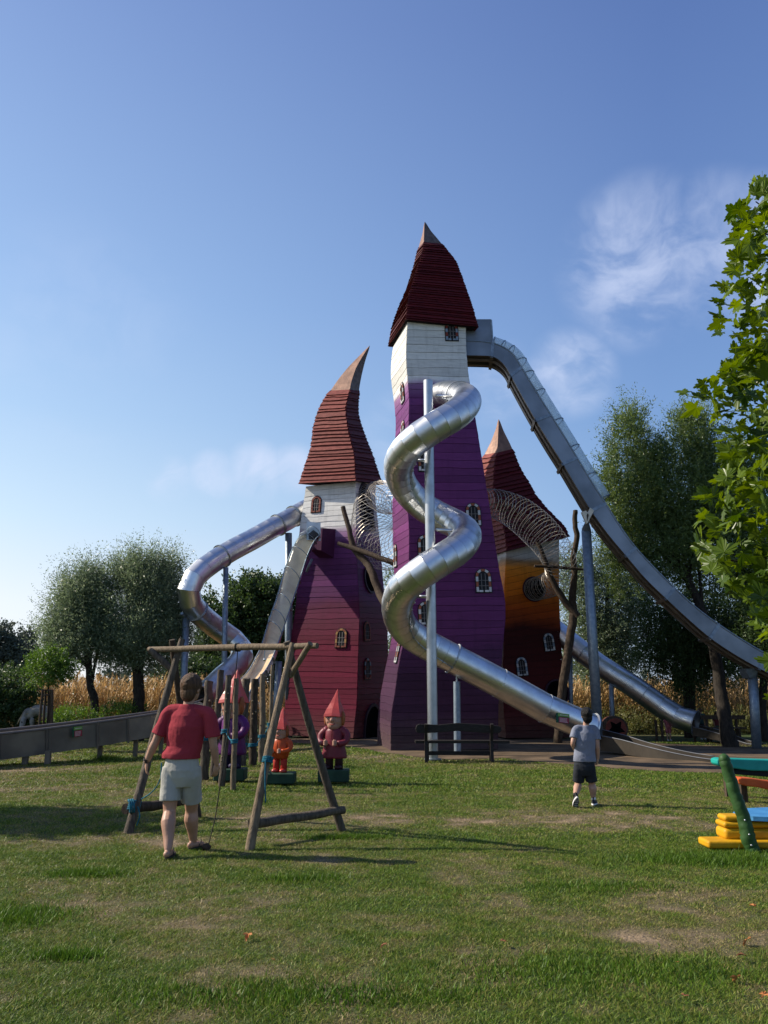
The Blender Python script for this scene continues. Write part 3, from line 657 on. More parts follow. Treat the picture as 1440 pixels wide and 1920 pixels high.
# ------------------------------------------------------------------ tube slides
def tube_sections(path, r, parent, mat, name='tube_section', step=.42, n=28, flange_every=0, lip=.012):
    P = resample(catmull(path, 10), step); k = len(P)
    T = [(P[min(i + 1, k - 1)] - P[max(i - 1, 0)]).normalized() for i in range(k)]
    u = T[0].cross(Vector((0, 0, 1))).normalized(); fr = []
    for i in range(k):
        u = (u - T[i] * u.dot(T[i])).normalized(); fr.append((P[i], u.copy(), T[i].cross(u)))
    def ring(i, rad, off=0):
        p, a, b = fr[i]; return [p + T[i] * off + (a * math.cos(2 * math.pi * j / n) + b * math.sin(2 * math.pi * j / n)) * rad for j in range(n)]
    for i in range(k - 1):
        mb = MB(); rs = [ring(i, r, .003), ring(i + 1, r, -.003), ring(i + 1, r - .02, -.003), ring(i, r - .02, .003), ring(i, r, .003)]
        me = MB(); me.rings(rs, False); o = me.build(name, mat, parent)
        for p in o.data.polygons: p.use_smooth = True
        o.data.set_sharp_from_angle(angle=R(50))
    if flange_every:
        for i in range(0, k, flange_every):
            MB().rings([ring(i, r - .01, -.025), ring(i, r + .045, -.025), ring(i, r + .045, .025), ring(i, r - .01, .025)], False).build('flange', STEEL_DULL, parent)
    return fr, T

def band(path_fr, T, i, r, parent, wd=.03, grow=.03, mat=None, n=28, name='flange'):
    p, a, b = path_fr[i]
    ring = lambda rad, off: [p + T[i] * off + (a * math.cos(2 * math.pi * j / n) + b * math.sin(2 * math.pi * j / n)) * rad for j in range(n)]
    o = MB().rings([ring(r - .01, -wd), ring(r + grow, -wd), ring(r + grow, wd), ring(r - .01, wd)], False).build(name, mat or STEEL_DULL, parent); fix_normals(o)

def open_chute(pairs, parent, depth, mat_in, mat_out, name='chute_panel', lip=.03, sub=4, splits=1, floor_mat=None, flanges=True, depth1=None):
    """pairs = [(left rim point, right rim point)]; U-shaped trough hanging below the rims, one object per panel"""
    Ls = catmull([a for a, b in pairs], sub); Rs = catmull([b for a, b in pairs], sub); n = len(Ls); D = []
    for i in range(n):
        t = (Ls[min(i + 1, n - 1)] - Ls[max(i - 1, 0)]).normalized(); w = (Rs[i] - Ls[i]).normalized(); up = w.cross(t).normalized()
        if up.z < 0: up = -up
        D.append((t, w, up))
    st = sub * splits; d0_ = depth; dep = lambda i: d0_ + ((depth1 if depth1 is not None else d0_) - d0_) * i / (n - 1)
    for a in range(0, n - 1, st):
        b = min(a + st, n - 1); rng_ = range(a, b + 1)
        for (nm, fn) in (('side_panel', lambda i: [Ls[i], Ls[i] - D[i][2] * dep(i), Ls[i] - D[i][2] * dep(i) + D[i][1] * .02, Ls[i] + D[i][1] * .02]),
                         ('side_panel', lambda i: [Rs[i], Rs[i] - D[i][2] * dep(i), Rs[i] - D[i][2] * dep(i) - D[i][1] * .02, Rs[i] - D[i][1] * .02]),
                         ('floor_panel', lambda i: [Ls[i] - D[i][2] * min(dep(i), .30 if depth < .5 else 9) + D[i][1] * .021, Ls[i] - D[i][2] * (min(dep(i), .30 if depth < .5 else 9) - .02) + D[i][1] * .021, Rs[i] - D[i][2] * (min(dep(i), .30 if depth < .5 else 9) - .02) - D[i][1] * .021, Rs[i] - D[i][2] * min(dep(i), .30 if depth < .5 else 9) - D[i][1] * .021])):
            m = floor_mat or mat_in
            o = MB().rings([fn(i) for i in rng_]).build(nm, m if nm == 'floor_panel' else mat_out, parent); fix_normals(o)
        # joint flange round the outside
        if a and flanges:
            i = a; g = .04; t, w, up = D[i]; L_, R_ = Ls[i], Rs[i]
            mb = MB()
            for (p, q_) in ((L_ - w * g / 2 + up * .01, L_ - up * (depth + g) - w * g / 2), (R_ + w * g / 2 + up * .01, R_ - up * (depth + g) + w * g / 2), (L_ - up * (depth + g / 2) - w * g, R_ - up * (depth + g / 2) + w * g)):
                mb.tube([p, q_], .032, 4)
            mb.build('joint_flange', WEATHERED if mat_out is WEATHERED else PANEL, parent)
    for S in (Ls, Rs): MB().tube(S, lip, 8).build('rim_rail', (M('trough_rail', (.22, .19, .175), rough=.5) if mat_out is WEATHERED else GALV) if flanges else RIMGREY, parent, smooth=True)
    return Ls, Rs, D

# --- spiral tube slide in front of the main tower
tS = thing('spiral_slide', 'shining steel spiral tube slide winding round a pole before the purple tower', 'slide', Vector((1.3, 20.7, 0)))
HX = [(818, 742, 24.9), (838, 738, 24.0), (858, 740, 22.9), (873, 746, 21.7), (874, 757, 20.7), (855, 777, 20.0), (815, 801, 19.75), (778, 826, 19.9), (754, 853, 20.4), (747, 880, 21.0), (758, 913, 21.6), (788, 946, 21.95), (826, 969, 22.0), (860, 986, 21.7),
      (875, 1004, 21.0), (860, 1028, 20.3), (822, 1053, 19.85), (782, 1080, 19.9), (753, 1108, 20.4), (744, 1141, 21.05), (757, 1177, 21.7), (795, 1206, 22.1), (850, 1235, 22.3), (905, 1263, 22.45), (1000, 1316, 22.7), (1080, 1358, 22.9), (1110, 1366, 23.0)]
path = [at(*p) for p in HX]; cut = 22
RS = .405
fr, TT = tube_sections(path[:cut + 1], RS, tS, STEEL, step=.31)
fr2, T2 = tube_sections(path[cut:], RS, tS, STEEL, step=1.45)
band(fr, TT, len(fr) - 1, RS, tS, .02, .03); band(fr, TT, 8, RS, tS, .012, .02)
for i in range(1, len(fr2)): band(fr2, T2, i, RS, tS, .012, .012, STEEL)
band(fr2, T2, len(fr2) - 1, RS, tS, .02, .035, STEEL)
# riveted seam running along the inner underside of the spiral
sm_pts = []
for i, (p, a, b_) in enumerate(fr):
    d = Vector((1.25 - p.x, 20.75 - p.y, 0)).normalized() * .85 + Vector((0, 0, -.5)); d = (d - TT[i] * d.dot(TT[i])).normalized(); sm_pts.append((p + d * (RS + .006), d))
mb = MB(); mb.tube([q for q, d in sm_pts[6:]], .014, 6); mb.build('inner_seam', STEEL_DULL, tS, smooth=True)
for q, d in sm_pts[6:]: MB().tube([q - d * .01, q + d * .05], .024, 6).build('seam_clamp', STEEL_DULL, tS)
# run-out chute
cp = [((1124, 1379), (1129, 1368), 22.75, 23.5), ((1165, 1387), (1172, 1379), 22.1, 22.85), ((1205, 1398), (1210, 1391), 21.45, 22.2), ((1250, 1409), (1252, 1402), 20.9, 21.65), ((1300, 1419), (1300, 1412), 20.4, 21.15), ((1342, 1425), (1340, 1418), 20.0, 20.75)]
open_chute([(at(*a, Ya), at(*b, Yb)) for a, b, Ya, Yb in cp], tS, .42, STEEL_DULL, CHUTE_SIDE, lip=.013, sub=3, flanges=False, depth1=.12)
# poles
b0 = gnd(812, 1427); b0.y = 20.75; b0.x = at(812, 1427, 20.75).x
top = at(811, 714, 20.75); top.x = b0.x
MB().tube([b0, b0 + Vector((0, 0, 1)), top], .128, 24).build('support_pole', brushed('pole_steel', (.46, .48, .50), .36), tS, smooth=True).data.set_sharp_from_angle(angle=R(40))
MB().tube([b0 + Vector((0, 0, .0)), b0 + Vector((0, 0, .03))], .22, 24).build('pole_foot', GALV, tS)
b1 = at(858, 1415, 22.35); b1.z = 0; t1 = at(856.5, 1278, 22.35)
MB().tube([b1, t1], .095, 16).build('support_pole', GALV, tS, smooth=True).data.set_sharp_from_angle(angle=R(40))
MB().tube([t1 + Vector((0, 0, -.05)), t1 + Vector((0, 0, .2))], .03, 8).build('bracket_arm', STEEL_DULL, tS)
for (x0, y0, Y0, x1, y1, Y1) in [(776, 862, 20.9, 806, 864, 20.75), (818, 993, 20.75, 860, 996, 21.0), (778, 1118, 20.9, 806, 1119, 20.75), (818, 742, 20.8, 846, 743, 21.4)]:
    MB().tube([at(x0, y0, Y0), at(x1, y1, Y1)], .042, 8).build('bracket_arm', STEEL, tS, smooth=True)
def sticker(P, d, up, nn, w, h, parent):
    """safety sign: green head over a red panel with pale lines of text"""
    g = M('sign_green', (.22, .42, .08), (.16, .33, .06)); dk = M('sign_dark_green', (.02, .10, .05)); r_ = M('sign_red', (.42, .05, .07), (.33, .04, .06)); wv = M('sign_pale', (.6, .45, .42))
    def rect(x0, y0, x1, y1, z): return [P + d * x * w + up * y * h + nn * z for x, y in ((x0, y0), (x1, y0), (x1, y1), (x0, y1))]
    def slab(x0, y0, x1, y1, z0, z1, nm, m, par): o = MB().rings([rect(x0, y0, x1, y1, z0), rect(x0, y0, x1, y1, z1)]).build(nm, m, par); fix_normals(o); return o
    s_ = slab(-.5, -.5, .5, .5, 0, .012, 'safety_sign', dk, parent)
    slab(-.36, .16, .49, .48, .013, .016, 'sign_header', g, s_); slab(-.30, -.48, .46, .10, .013, .016, 'sign_panel', r_, s_)
    mb = MB()
    for y in (-.02, -.14, -.26, -.38): mb.add(rect(-.24, y - .025, random.uniform(.2, .38), y + .025, .018), [(0, 1, 2, 3)])
    mb.add(rect(-.22, .28, .4, .34, .018), [(0, 1, 2, 3)]); mb.build('sign_text', wv, s_)
Pst = at(1055, 1347, 22.36); vd = (at(1080, 1358, 22.9) - at(1000, 1316, 22.7)).normalized(); ax = at(1055, 1345, 22.85)
dd = (at(1067, 1350, 22.45) - at(1043, 1347, 22.45)).normalized(); upv = (Vector((0, 0, 1)) + Vector((0, .35, 0))).normalized(); upv = (upv - dd * upv.dot(dd)).normalized(); nv = dd.cross(upv).normalized()
if nv.y > 0: nv = -nv
sticker(Pst, dd, upv, nv, .36, .27, tS)

# --- open steel slide from the top of the main tower
tB = thing('trough_slide', 'long steep steel trough slide with clear cover, dropping right from the tallest tower', 'slide', Vector((8, 24.5, 0)))
prs = [(871, 639, 871, 666, 25.3), (900, 640, 899, 666.5, 25.3), (924, 643, 922, 668, 25.3), (944, 651, 936, 675, 25.28), (962, 664, 948, 687, 25.25), (978, 689, 958, 704, 25.2), (1005, 733, 981, 746, 25.1), (1033, 778, 1005, 788, 25.0), (1058, 818, 1030, 829, 24.9), (1082, 858, 1056, 870, 24.8), (1108, 901, 1082, 914, 24.7),
       (1135.6, 944, 1109, 958, 24.5), (1162, 986, 1140, 1001, 24.35), (1192, 1026.6, 1174, 1042, 24.1), (1228, 1066, 1210, 1084, 23.9), (1265, 1102.5, 1249, 1122, 23.6), (1305, 1139, 1290, 1160, 23.3), (1348, 1171, 1332, 1196, 23.0), (1392, 1200, 1378, 1227, 22.65), (1437, 1226, 1424, 1253, 22.3), (1490, 1251, 1480, 1281, 21.95), (1540, 1272, 1532, 1303, 21.6), (1650, 1310, 1645, 1342, 20.9)]
prs = [(a, b, c, d, 25.1 - .6 * (a - 871) / 570) for a, b, c, d, Y in prs]
NT = [at(a, b, Y) for a, b, c, d, Y in prs]; NB = [at(c, d, Y) for a, b, c, d, Y in prs]
WB_ = 1.0; FT, FB = [], []
for i in range(len(NT)):
    t = NB[min(i + 1, len(NB) - 1)] - NB[max(i - 1, 0)]; t.z = 0; t.normalize(); w = Vector((-t.y, t.x, 0)); w = w if w.y > 0 else -w
    FT.append(NT[i] + w * WB_); FB.append(NB[i] + w * WB_)
jt = [0, 2, 5, 7, 9, 11, 13, 15, 17, 19, 21, 22]
NTs, NBs, FTs, FBs = [catmull(a, 4) for a in (NT, NB, FT, FB)]
for a, b in zip(jt, jt[1:]):
    r_ = range(a * 4, b * 4 + 1); w = (FT[a] - NT[a]).normalized()
    for nm, A, B, th, m in (('side_panel', NTs, NBs, .022, PANEL), ('side_panel', FTs, FBs, -.022, PANEL), ):
        o = MB().rings([[A[i], B[i], B[i] + w * th, A[i] + w * th] for i in r_]).build(nm, m, tB); fix_normals(o)
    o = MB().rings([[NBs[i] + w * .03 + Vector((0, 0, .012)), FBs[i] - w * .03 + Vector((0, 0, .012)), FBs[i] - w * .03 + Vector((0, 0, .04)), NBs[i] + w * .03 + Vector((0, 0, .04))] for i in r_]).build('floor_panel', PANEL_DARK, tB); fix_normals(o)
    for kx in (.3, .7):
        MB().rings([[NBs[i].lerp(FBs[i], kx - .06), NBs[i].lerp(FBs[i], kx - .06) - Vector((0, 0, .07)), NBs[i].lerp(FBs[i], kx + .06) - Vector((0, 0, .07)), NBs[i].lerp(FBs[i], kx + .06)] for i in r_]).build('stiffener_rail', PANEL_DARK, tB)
for a in jt[1:-1]:
    t = (NT[a + 1] - NT[a - 1]).normalized() * .05; w = (FT[a] - NT[a]).normalized()
    A, B, C_, D_ = NT[a] - w * .02, NB[a] - w * .02, FB[a] + w * .02, FT[a] + w * .02; dn = (B - A).normalized() * .06
    o = MB().rings([[A - t, A + t, A + t + w * .018, A - t + w * .018], [B + dn - t, B + dn + t, B + dn + t + w * .018, B + dn - t + w * .018]]).build('joint_flange', GALV, tB); fix_normals(o)
    o = MB().rings([[B - t, B + t, B + t + dn, B - t + dn], [C_ - t, C_ + t, C_ + t + dn, C_ - t + dn]]).build('joint_flange', PANEL_DARK, tB); fix_normals(o)
for S in (NTs, FTs): MB().tube(S, .026, 8).build('rim_rail', GALV, tB, smooth=True)
# entry box
w0 = (FT[0] - NT[0]).normalized(); bx = [at(872, 600, 25.1), at(921, 600, 25.06), NT[2], NT[0]]
for off in (0, WB_ - .03):
    o = MB().rings([[p + w0 * off for p in bx], [p + w0 * (off + .03) for p in bx]]).build('entry_panel', PANEL, tB); fix_normals(o)
o = MB().rings([[bx[0], bx[1], bx[1] + Vector((0, 0, .03)), bx[0] + Vector((0, 0, .03))], [p + w0 * WB_ for p in (bx[0], bx[1], bx[1] + Vector((0, 0, .03)), bx[0] + Vector((0, 0, .03)))]]).build('entry_roof', PANEL, tB); fix_normals(o)
MB().tube([bx[1], bx[2]], .03, 6).build('entry_post', GALV, tB); MB().tube([bx[1] + w0 * WB_, bx[2] + w0 * WB_], .03, 6).build('entry_post', GALV, tB)
# clear dome and hoops
def dome(A, B, parent, cmat, hoops, rise=.40, hoop_r=.018):
    def arc(i, g=1.0, n=12):
        t = (A[min(i + 1, len(A) - 1)] - A[max(i - 1, 0)]).normalized(); w = (B[i] - A[i]); c = (A[i] + B[i]) / 2; wn = w.normalized(); up = wn.cross(t).normalized()
        if up.z < 0: up = -up
        return [c - wn * w.length / 2 * math.cos(math.pi * j / n) * g + up * math.sin(math.pi * j / n) * rise * g for j in range(n + 1)]
    hs = sorted(hoops)
    for a, b in zip(hs, hs[1:]):
        R_ = [arc(i) for i in range(a, b + 1)]; n = 13
        v = [p for r_ in R_ for p in r_]; f = [(i * n + j, i * n + j + 1, (i + 1) * n + j + 1, (i + 1) * n + j) for i in range(len(R_) - 1) for j in range(n - 1)]
        o = MB().add(v, f).build('cover_sheet', cmat or CLEAR, parent, smooth=True)
        sm = o.modifiers.new('thickness', 'SOLIDIFY'); sm.thickness = .006
    for a in hs: MB().tube(arc(a, 1.01), hoop_r, 6).build('cover_hoop', GALV, parent, smooth=True)
near_i = lambda S, x: min(range(len(S)), key=lambda i: abs(to_px(S[i])[0] - x))
dome(NTs, FTs, tB, None, [near_i(NTs, x) for x in (925, 938, 955, 969, 981, 1008, 1037, 1068, 1099, 1128)])
# support poles of the trough slide
def y_pole(base, top, r, parent, hw, cap=True):
    d = Vector((0, 0, 1)); MB().tube([base, Vector((base.x, base.y, top.z - .45))], r, 20).build('support_pole', GALV, parent, smooth=True)
    for off in (0,):
        p = Vector((base.x, base.y, top.z - .45))
        o = MB().rings([[p + Vector((-.06, -.16, 0)), p + Vector((.06, -.16, 0)), p + Vector((.06, .16, 0)), p + Vector((-.06, .16, 0))], [top + Vector((-hw, -.30, -.12)), top + Vector((hw, -.30, -.12)), top + Vector((hw, .30, -.12)), top + Vector((-hw, .30, -.12))],
                        [top + Vector((-hw, -.30, .02)), top + Vector((hw, -.30, .02)), top + Vector((hw, .30, .02)), top + Vector((-hw, .30, .02))]]).build('saddle_bracket', GALV, parent); fix_normals(o)
c5 = (NB[11] + FB[11]) / 2; bb = Vector((at(1119, 1340, 25.3).x, 25.3, 0)); c5.x = bb.x - .05
MB().tube([bb, Vector((bb.x, bb.y, c5.z - .55))], .155, 20).build('support_pole', GALV, tB, smooth=True)
pv = Vector((bb.x, bb.y - .1, c5.z - .5)); q0, q1 = at(1091, 960, 24.6), at(1115, 957, 24.45)
CREAM = M('cream_bracket', (.62, .56, .46))
for (a, b, c, d_) in [((1090.5, 960), (1099, 957), (1104, 966), (1100, 982)), ((1100, 966), (1107, 952), (1114, 957), (1101, 982))]:
    f0 = [at(*p, 24.75) for p in (a, b, c, d_)]; o = MB().rings([f0, [p + Vector((0, .12, 0)) for p in f0]]).build('saddle_bracket', CREAM, tB); fix_normals(o)
MB().tube([at(1101, 978, 24.85), Vector((bb.x, bb.y, c5.z - .52))], [.05, .15], 10).build('saddle_bracket', GALV, tB)
b9 = Vector((at(1419, 1404, 25.0).x, 25.0, 0)); tp = at(1411, 1264, 25.0)
MB().tube([b9, tp], .14, 20).build('support_pole', GALV, tB, smooth=True)
f0 = [at(1397, 1254, 24.7), at(1424, 1253, 24.7), at(1417, 1270, 24.85), at(1406, 1272, 24.85)]; o = MB().rings([f0, [p + Vector((0, .5, 0)) for p in f0]]).build('saddle_bracket', GALV, tB); fix_normals(o)

# --- left tube slide leaving the left tower, with its long run-out trough
tT = thing('tube_slide', 'steel tube slide curving out left of the hooked-tip tower into a long low trough', 'slide', Vector((-6, 27, 0)))
LP = [(580, 952, 32.2), (566, 959, 31.9), (541, 974, 31.3), (511, 990, 30.7), (474, 1011, 30.1), (434, 1032, 29.4), (396, 1056, 28.7), (367, 1080, 28.2), (354, 1108, 28.1), (362, 1137, 28.5), (387, 1162, 29.2), (416, 1184, 29.8), (443, 1204, 30.1), (455, 1226, 29.8),
      (443, 1248, 29.1), (420, 1268, 28.4), (398, 1290, 27.8), (378, 1308, 27.2)]
pl = [at(*p) for p in LP]; RT = .405
frl, Tl = tube_sections(pl, RT, tT, STEEL, step=.5)
for i in (2, 4, 10, 16, len(frl) - 1): band(frl, Tl, min(i, len(frl) - 1), RT, tT, .025, .045)
for (x, y0, y1, Y, w) in [(423.5, 1064, 1400, 28.9, .095), (349, 1158, 1345, 28.6, .12), (541, 1000, 1392, 31.2, .14), (444, 1236, 1395, 29.8, .10)]:
    t_ = at(x, y0, Y); b_ = Vector((t_.x, Y, 0)); b_.x = at(x - (6 if x < 500 else 0), y1, Y).x
    MB().tube([b_, t_], w, 12).build('support_pole', GALV, tT, smooth=True)
sb = at(349, 1158, 28.6); MB().tube([at(341, 1150, 28.2), sb, at(360, 1156, 28.9)], .05, 8).build('saddle_bracket', GALV, tT)
cpl = [((384, 1322), (384, 1310), 26.6, 27.4), ((352, 1328), (362, 1318), 24.5, 25.0), ((322, 1333.5), (330, 1328), 22.9, 23.5), ((298, 1337), (298, 1333), 21.9, 22.65), ((240, 1346, ), (240, 1341), 21.1, 21.85), ((183, 1354), (183, 1348.5), 20.4, 21.15), ((89, 1366), (89, 1359.5), 19.6, 20.35), ((0, 1376), (0, 1369), 18.8, 19.55), ((-90, 1386), (-90, 1378), 18.0, 18.75), ((-180, 1396), (-180, 1387), 17.2, 17.95)]
open_chute([(at(*a[:2], Ya), at(*b, Yb)) for a, b, Ya, Yb in cpl], tT, .58, WEATHERED, WEATHERED, lip=.03, sub=3, splits=1)
for (x, y) in ((46, 1440), (88, 1442)):
    g_ = gnd(x, y); g_.y = 19.4; g_.x = at(x, y, 19.4).x; MB().box((g_.x, g_.y, .14), (.12, .1, .34)).build('trough_leg', WEATHERED, tT)
for x, Y in ((183, 20.6), (250, 21.4), (298, 22.2)):
    g_ = at(x, 1400, Y); MB().box((g_.x, Y + .2, .25), (.1, .1, .55)).build('trough_leg', WEATHERED, tT)
Pn = at(143, 1371.5, 20.0); Pe = at(183, 1365, 20.4); d_ = (at(183, 1354, 20.4) - at(89, 1366, 19.6)).normalized(); up_ = Vector((0, 0, 1)); up_ = (up_ - d_ * up_.dot(d_)).normalized(); n_ = d_.cross(up_).normalized(); n_ = n_ if n_.y < 0 else -n_
Pn = at(137 + 6, 1371.5, 20.02) + n_ * .06; sticker(Pn, d_, up_, n_, .24, .24, tT)

# --- covered chute slide down the front of the left tower
tC = thing('covered_slide', 'steep steel chute slide with clear hooped cover on the front of the hooked-tip tower', 'slide', Vector((-4, 28, 0)))
ch = [((577, 1000), (600, 1003), 29.8), ((562, 1006), (590, 1013), 29.72), ((549, 1028), (576, 1042), 29.6), ((534.6, 1066), (561.7, 1087), 29.3), ((520, 1118), (545, 1137), 28.6), ((506, 1158), (531, 1180), 28.0), ((491, 1208), (519, 1211), 27.3), ((480, 1232.5), (511, 1232), 26.8), ((466, 1257.5), (498, 1256), 26.3), ((448, 1278), (482, 1275), 25.7), ((436, 1297), (470, 1294), 25.1), ((424, 1318), (460, 1316), 24.3), ((408, 1342), (446, 1341), 23.3), ((388, 1362), (428, 1362), 22.2), ((366, 1375), (408, 1376), 21.2)]
pr = [(at(*a, Y), at(*b, Y - .18)) for a, b, Y in ch]
Lc, Rc, Dc = open_chute(pr, tC, .20, STEEL, STEEL, lip=.02, sub=4, floor_mat=M('painted_gold_reflection_floor', (1.1, .78, .46), (.75, .52, .30), 1.4, .34, .3, .05))  # warm golden reflection painted into the steel floor colour
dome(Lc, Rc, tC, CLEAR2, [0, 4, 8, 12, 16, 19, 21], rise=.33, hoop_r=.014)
P0, d0, u0, n0 = locate(leftQ, 0, 613, 1017)
bxm = paint_gradient('hatch_purple', [(5, (.10, .024, .085)), (9, (.11, .026, .095))])
o = MB().rings([[P0 + d0 * x + u0 * z for x, z in ((-.30, -.62), (.38, -.66), (.38, .5), (-.30, .5))], [P0 + n0 * .62 + d0 * x + u0 * z for x, z in ((-.42, -.38), (.12, -.45), (.12, .42), (-.42, .42))]]).build('hatch_box', bxm, tC); fix_normals(o)
f0 = [at(575, 1012, 29.75), at(601, 1014, 29.7), at(601, 980, 29.7), at(575, 978, 29.75)]
f0i = [at(579, 1011, 29.7), at(597, 1012, 29.66), at(597, 1001, 29.66), at(588, 994, 29.68), at(579, 1001, 29.7)]
o = MB().rings([f0, [p + Vector((0, .04, 0)) for p in f0]]).build('entry_panel', STEEL_DULL, tC); fix_normals(o)
o = MB().rings([[p - Vector((0, .05, 0)) for p in f0i], [p - Vector((0, .03, 0)) for p in f0i]]).build('entry_opening', BLACK, tC); fix_normals(o)
for (x, y0, y1, Y, w) in [(523, 1240, 1395, 27.4, .11), (585, 1048, 1060, 29.9, .05)]:
    t_ = at(x, y0, Y); b_ = Vector((at(x - 10, y1, Y).x, Y, 0 if x < 560 else t_.z - .5)); MB().tube([b_, t_], w, 12).build('support_pole', GALV, tC, smooth=True)

# --- tube slide behind the right tower
tD = thing('tube_slide', 'steel tube slide coming from behind the orange tower under the willows', 'slide', Vector((10, 29, 0)))
DPth = [(1030, 1172, 31.5), (1049, 1187, 31), (1078, 1211, 30.6), (1106, 1234, 30.3), (1140, 1258, 30.0), (1172, 1277, 29.7), (1197, 1294, 29.5), (1224, 1313, 29.3), (1248, 1330, 29.1), (1268, 1343, 28.9), (1288, 1351, 28.7), (1304, 1355, 28.5)]
fd, Td = tube_sections([at(*p) for p in DPth], .40, tD, STEEL, step=.62)
for i in (3, 7, len(fd) - 1): band(fd, Td, i, .40, tD, .02, .03)
cpd = [((1299, 1363), (1311, 1360), 28.1, 28.8), ((1325, 1369), (1338, 1366), 27.7, 28.4), ((1352, 1377), (1366, 1374), 27.3, 28.0), ((1376, 1386), (1388, 1383), 26.9, 27.6), ((1400, 1394), (1412, 1391), 26.5, 27.2), ((1420, 1396), (1436, 1394), 26.1, 26.8)]
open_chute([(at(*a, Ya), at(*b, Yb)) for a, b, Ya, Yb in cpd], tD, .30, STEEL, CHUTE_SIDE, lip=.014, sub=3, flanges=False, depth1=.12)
for (x, y0, y1, Y, w) in [(1146, 1278, 1385, 29.8, .085), (1069, 1225, 1388, 30.6, .085)]:
    t_ = at(x, y0, Y); b_ = Vector((at(x + 3, y1, Y).x, Y, 0)); MB().tube([b_, t_], w, 12).build('support_pole', GALV, tD, smooth=True)
for (x, Y) in ((1229, 29.2), (1240, 28.9), (1300, 28.5)):
    t_ = at(x, 1350, Y); MB().tube([Vector((t_.x, Y, 0)), Vector((t_.x, Y, max(.15, t_.z)))], .05, 8).build('support_pole', LOG_DARK, tD)

# ------------------------------------------------------------------ wire tunnels
def wire_tunnel(name, label, path, rads, nh, loc):
    t = thing(name, label, 'tunnel', loc); P = resample(catmull(path, 12), .06); k = len(P)
    T = [(P[min(i + 1, k - 1)] - P[max(i - 1, 0)]).normalized() for i in range(k)]; u = T[0].cross(Vector((0, 0, 1))).normalized(); FR = []
    rr = np.interp(np.linspace(0, 1, k), np.linspace(0, 1, len(rads)), rads)
    for i in range(k): u = (u - T[i] * u.dot(T[i])).normalized(); FR.append((P[i], u.copy(), T[i].cross(u), rr[i]))
    pt = lambda i, a: FR[i][0] + (FR[i][1] * math.cos(a) + FR[i][2] * math.sin(a)) * FR[i][3]
    for h in range(nh):
        i = round((k - 1) * h / (nh - 1)); MB().tube([pt(i, 2 * math.pi * j / 24) for j in range(25)], .009, 4, False).build('hoop', WIRE, t)
    mb = MB()
    for s_ in (-1, 1):
        for a0 in np.linspace(0, 2 * math.pi, 16, endpoint=False): mb.tube([pt(i, a0 + s_ * i * .045) for i in range(0, k, 3)], .0036, 3, False)
    o = mb.build('wire_netting', WIRE, t); o['kind'] = 'stuff'
    return t
wire_tunnel('wire_tunnel', 'curved wire-mesh crawl tunnel between the hooked-tip tower and the tallest tower', [at(688, 935, 31.2), at(700, 955, 30.3), at(700, 990, 29.5), at(712, 1022, 28.6), at(738, 1030, 27.6), at(765, 1020, 26.6)], [.62, .8, .85, .85, .72, .6], 26, at(705, 1000, 29))
wire_tunnel('wire_tunnel', 'second mesh tunnel, a short high one arching into the left side of the tallest tower', [at(706, 925, 31.2), at(716, 930, 29.8), at(728, 935, 28.4), at(742, 938, 27.0), at(756, 945, 26.4)], [.5, .6, .6, .52, .45], 14, at(725, 930, 29))
wire_tunnel('wire_tunnel', 'wire-mesh crawl tunnel arching in front of the orange tower roof', [at(905, 940, 25.9), at(935, 946, 26.3), at(970, 962, 26.7), at(1003, 988, 27.1), at(1032, 1020, 27.5), at(1050, 1055, 27.9), at(1047, 1084, 28.5), at(1025, 1098, 29.2), at(1002, 1105, 30.1)], [.42, .52, .6, .64, .62, .58, .5, .45, .42], 46, at(1000, 1000, 27))

# ------------------------------------------------------------------ crooked log props
def log(pts, r, name, mat, parent, n=10, wob=.10, sub=5):
    Q = catmull(pts, sub) if len(pts) > 2 else [pts[0].lerp(pts[-1], i / 8) for i in range(9)]
    rad = np.interp(np.linspace(0, 1, len(Q)), np.linspace(0, 1, len(r)), r) if hasattr(r, '__len__') else [r] * len(Q)
    Q = [q + Vector((random.uniform(-1, 1), random.uniform(-1, 1), random.uniform(-1, 1))) * rad[i] * .1 for i, q in enumerate(Q)]
    o = MB().tube(Q, rad, n, True, wob).build(name, mat, parent, smooth=True); o.data.set_sharp_from_angle(angle=R(60)); return o
t = thing('log_prop', 'forked dark log prop holding up the mesh tunnel by the hooked-tip tower', 'log support', Vector((-.2, 27.8, 0)))
log([at(643, 950, 28.3), at(655, 995, 28.1), at(664, 1028, 28.0), at(688, 1056, 27.8), at(700, 1080, 27.5), at(714, 1116, 27.2), at(742, 1165, 26.2)], [.085, .09, .12, .13, .14, .14, .14], 'trunk', LOG_DARK, t)
log([at(634, 1019, 28.1), at(668, 1030, 27.8), at(740, 1056, 27.0)], [.07, .09, .1], 'cross_log', LOG_DARK, t)
t = thing('log_prop', 'tall forked dark log prop holding up the mesh tunnel by the orange tower', 'log support', Vector((6.0, 27.5, 0)))
log([at(1079, 957, 27.9), at(1078, 985, 27.9), at(1082, 1005, 27.9), at(1076, 1040, 27.9), at(1077, 1075, 27.9), at(1073, 1120, 27.9), at(1075, 1155, 27.9), at(1068, 1200, 27.8), at(1060, 1260, 27.7), at(1050, 1330, 27.6), Vector((at(1046, 1380, 27.6).x, 27.6, 0))], [.085, .09, .1, .1, .11, .13, .15, .15, .15, .15, .15], 'trunk', LOG_DARK, t)
log([at(1008, 1016, 27.9), at(1022, 1050, 27.9), at(1034, 1085, 27.9), at(1055, 1122, 27.9), at(1083, 1156, 27.8)], [.07, .08, .1, .12, .12], 'branch', LOG_DARK, t)
log([at(1002, 1061, 27.6), at(1040, 1063, 27.6), at(1094, 1068, 27.6)], [.05, .06, .045], 'cross_log', LOG_DARK, t)

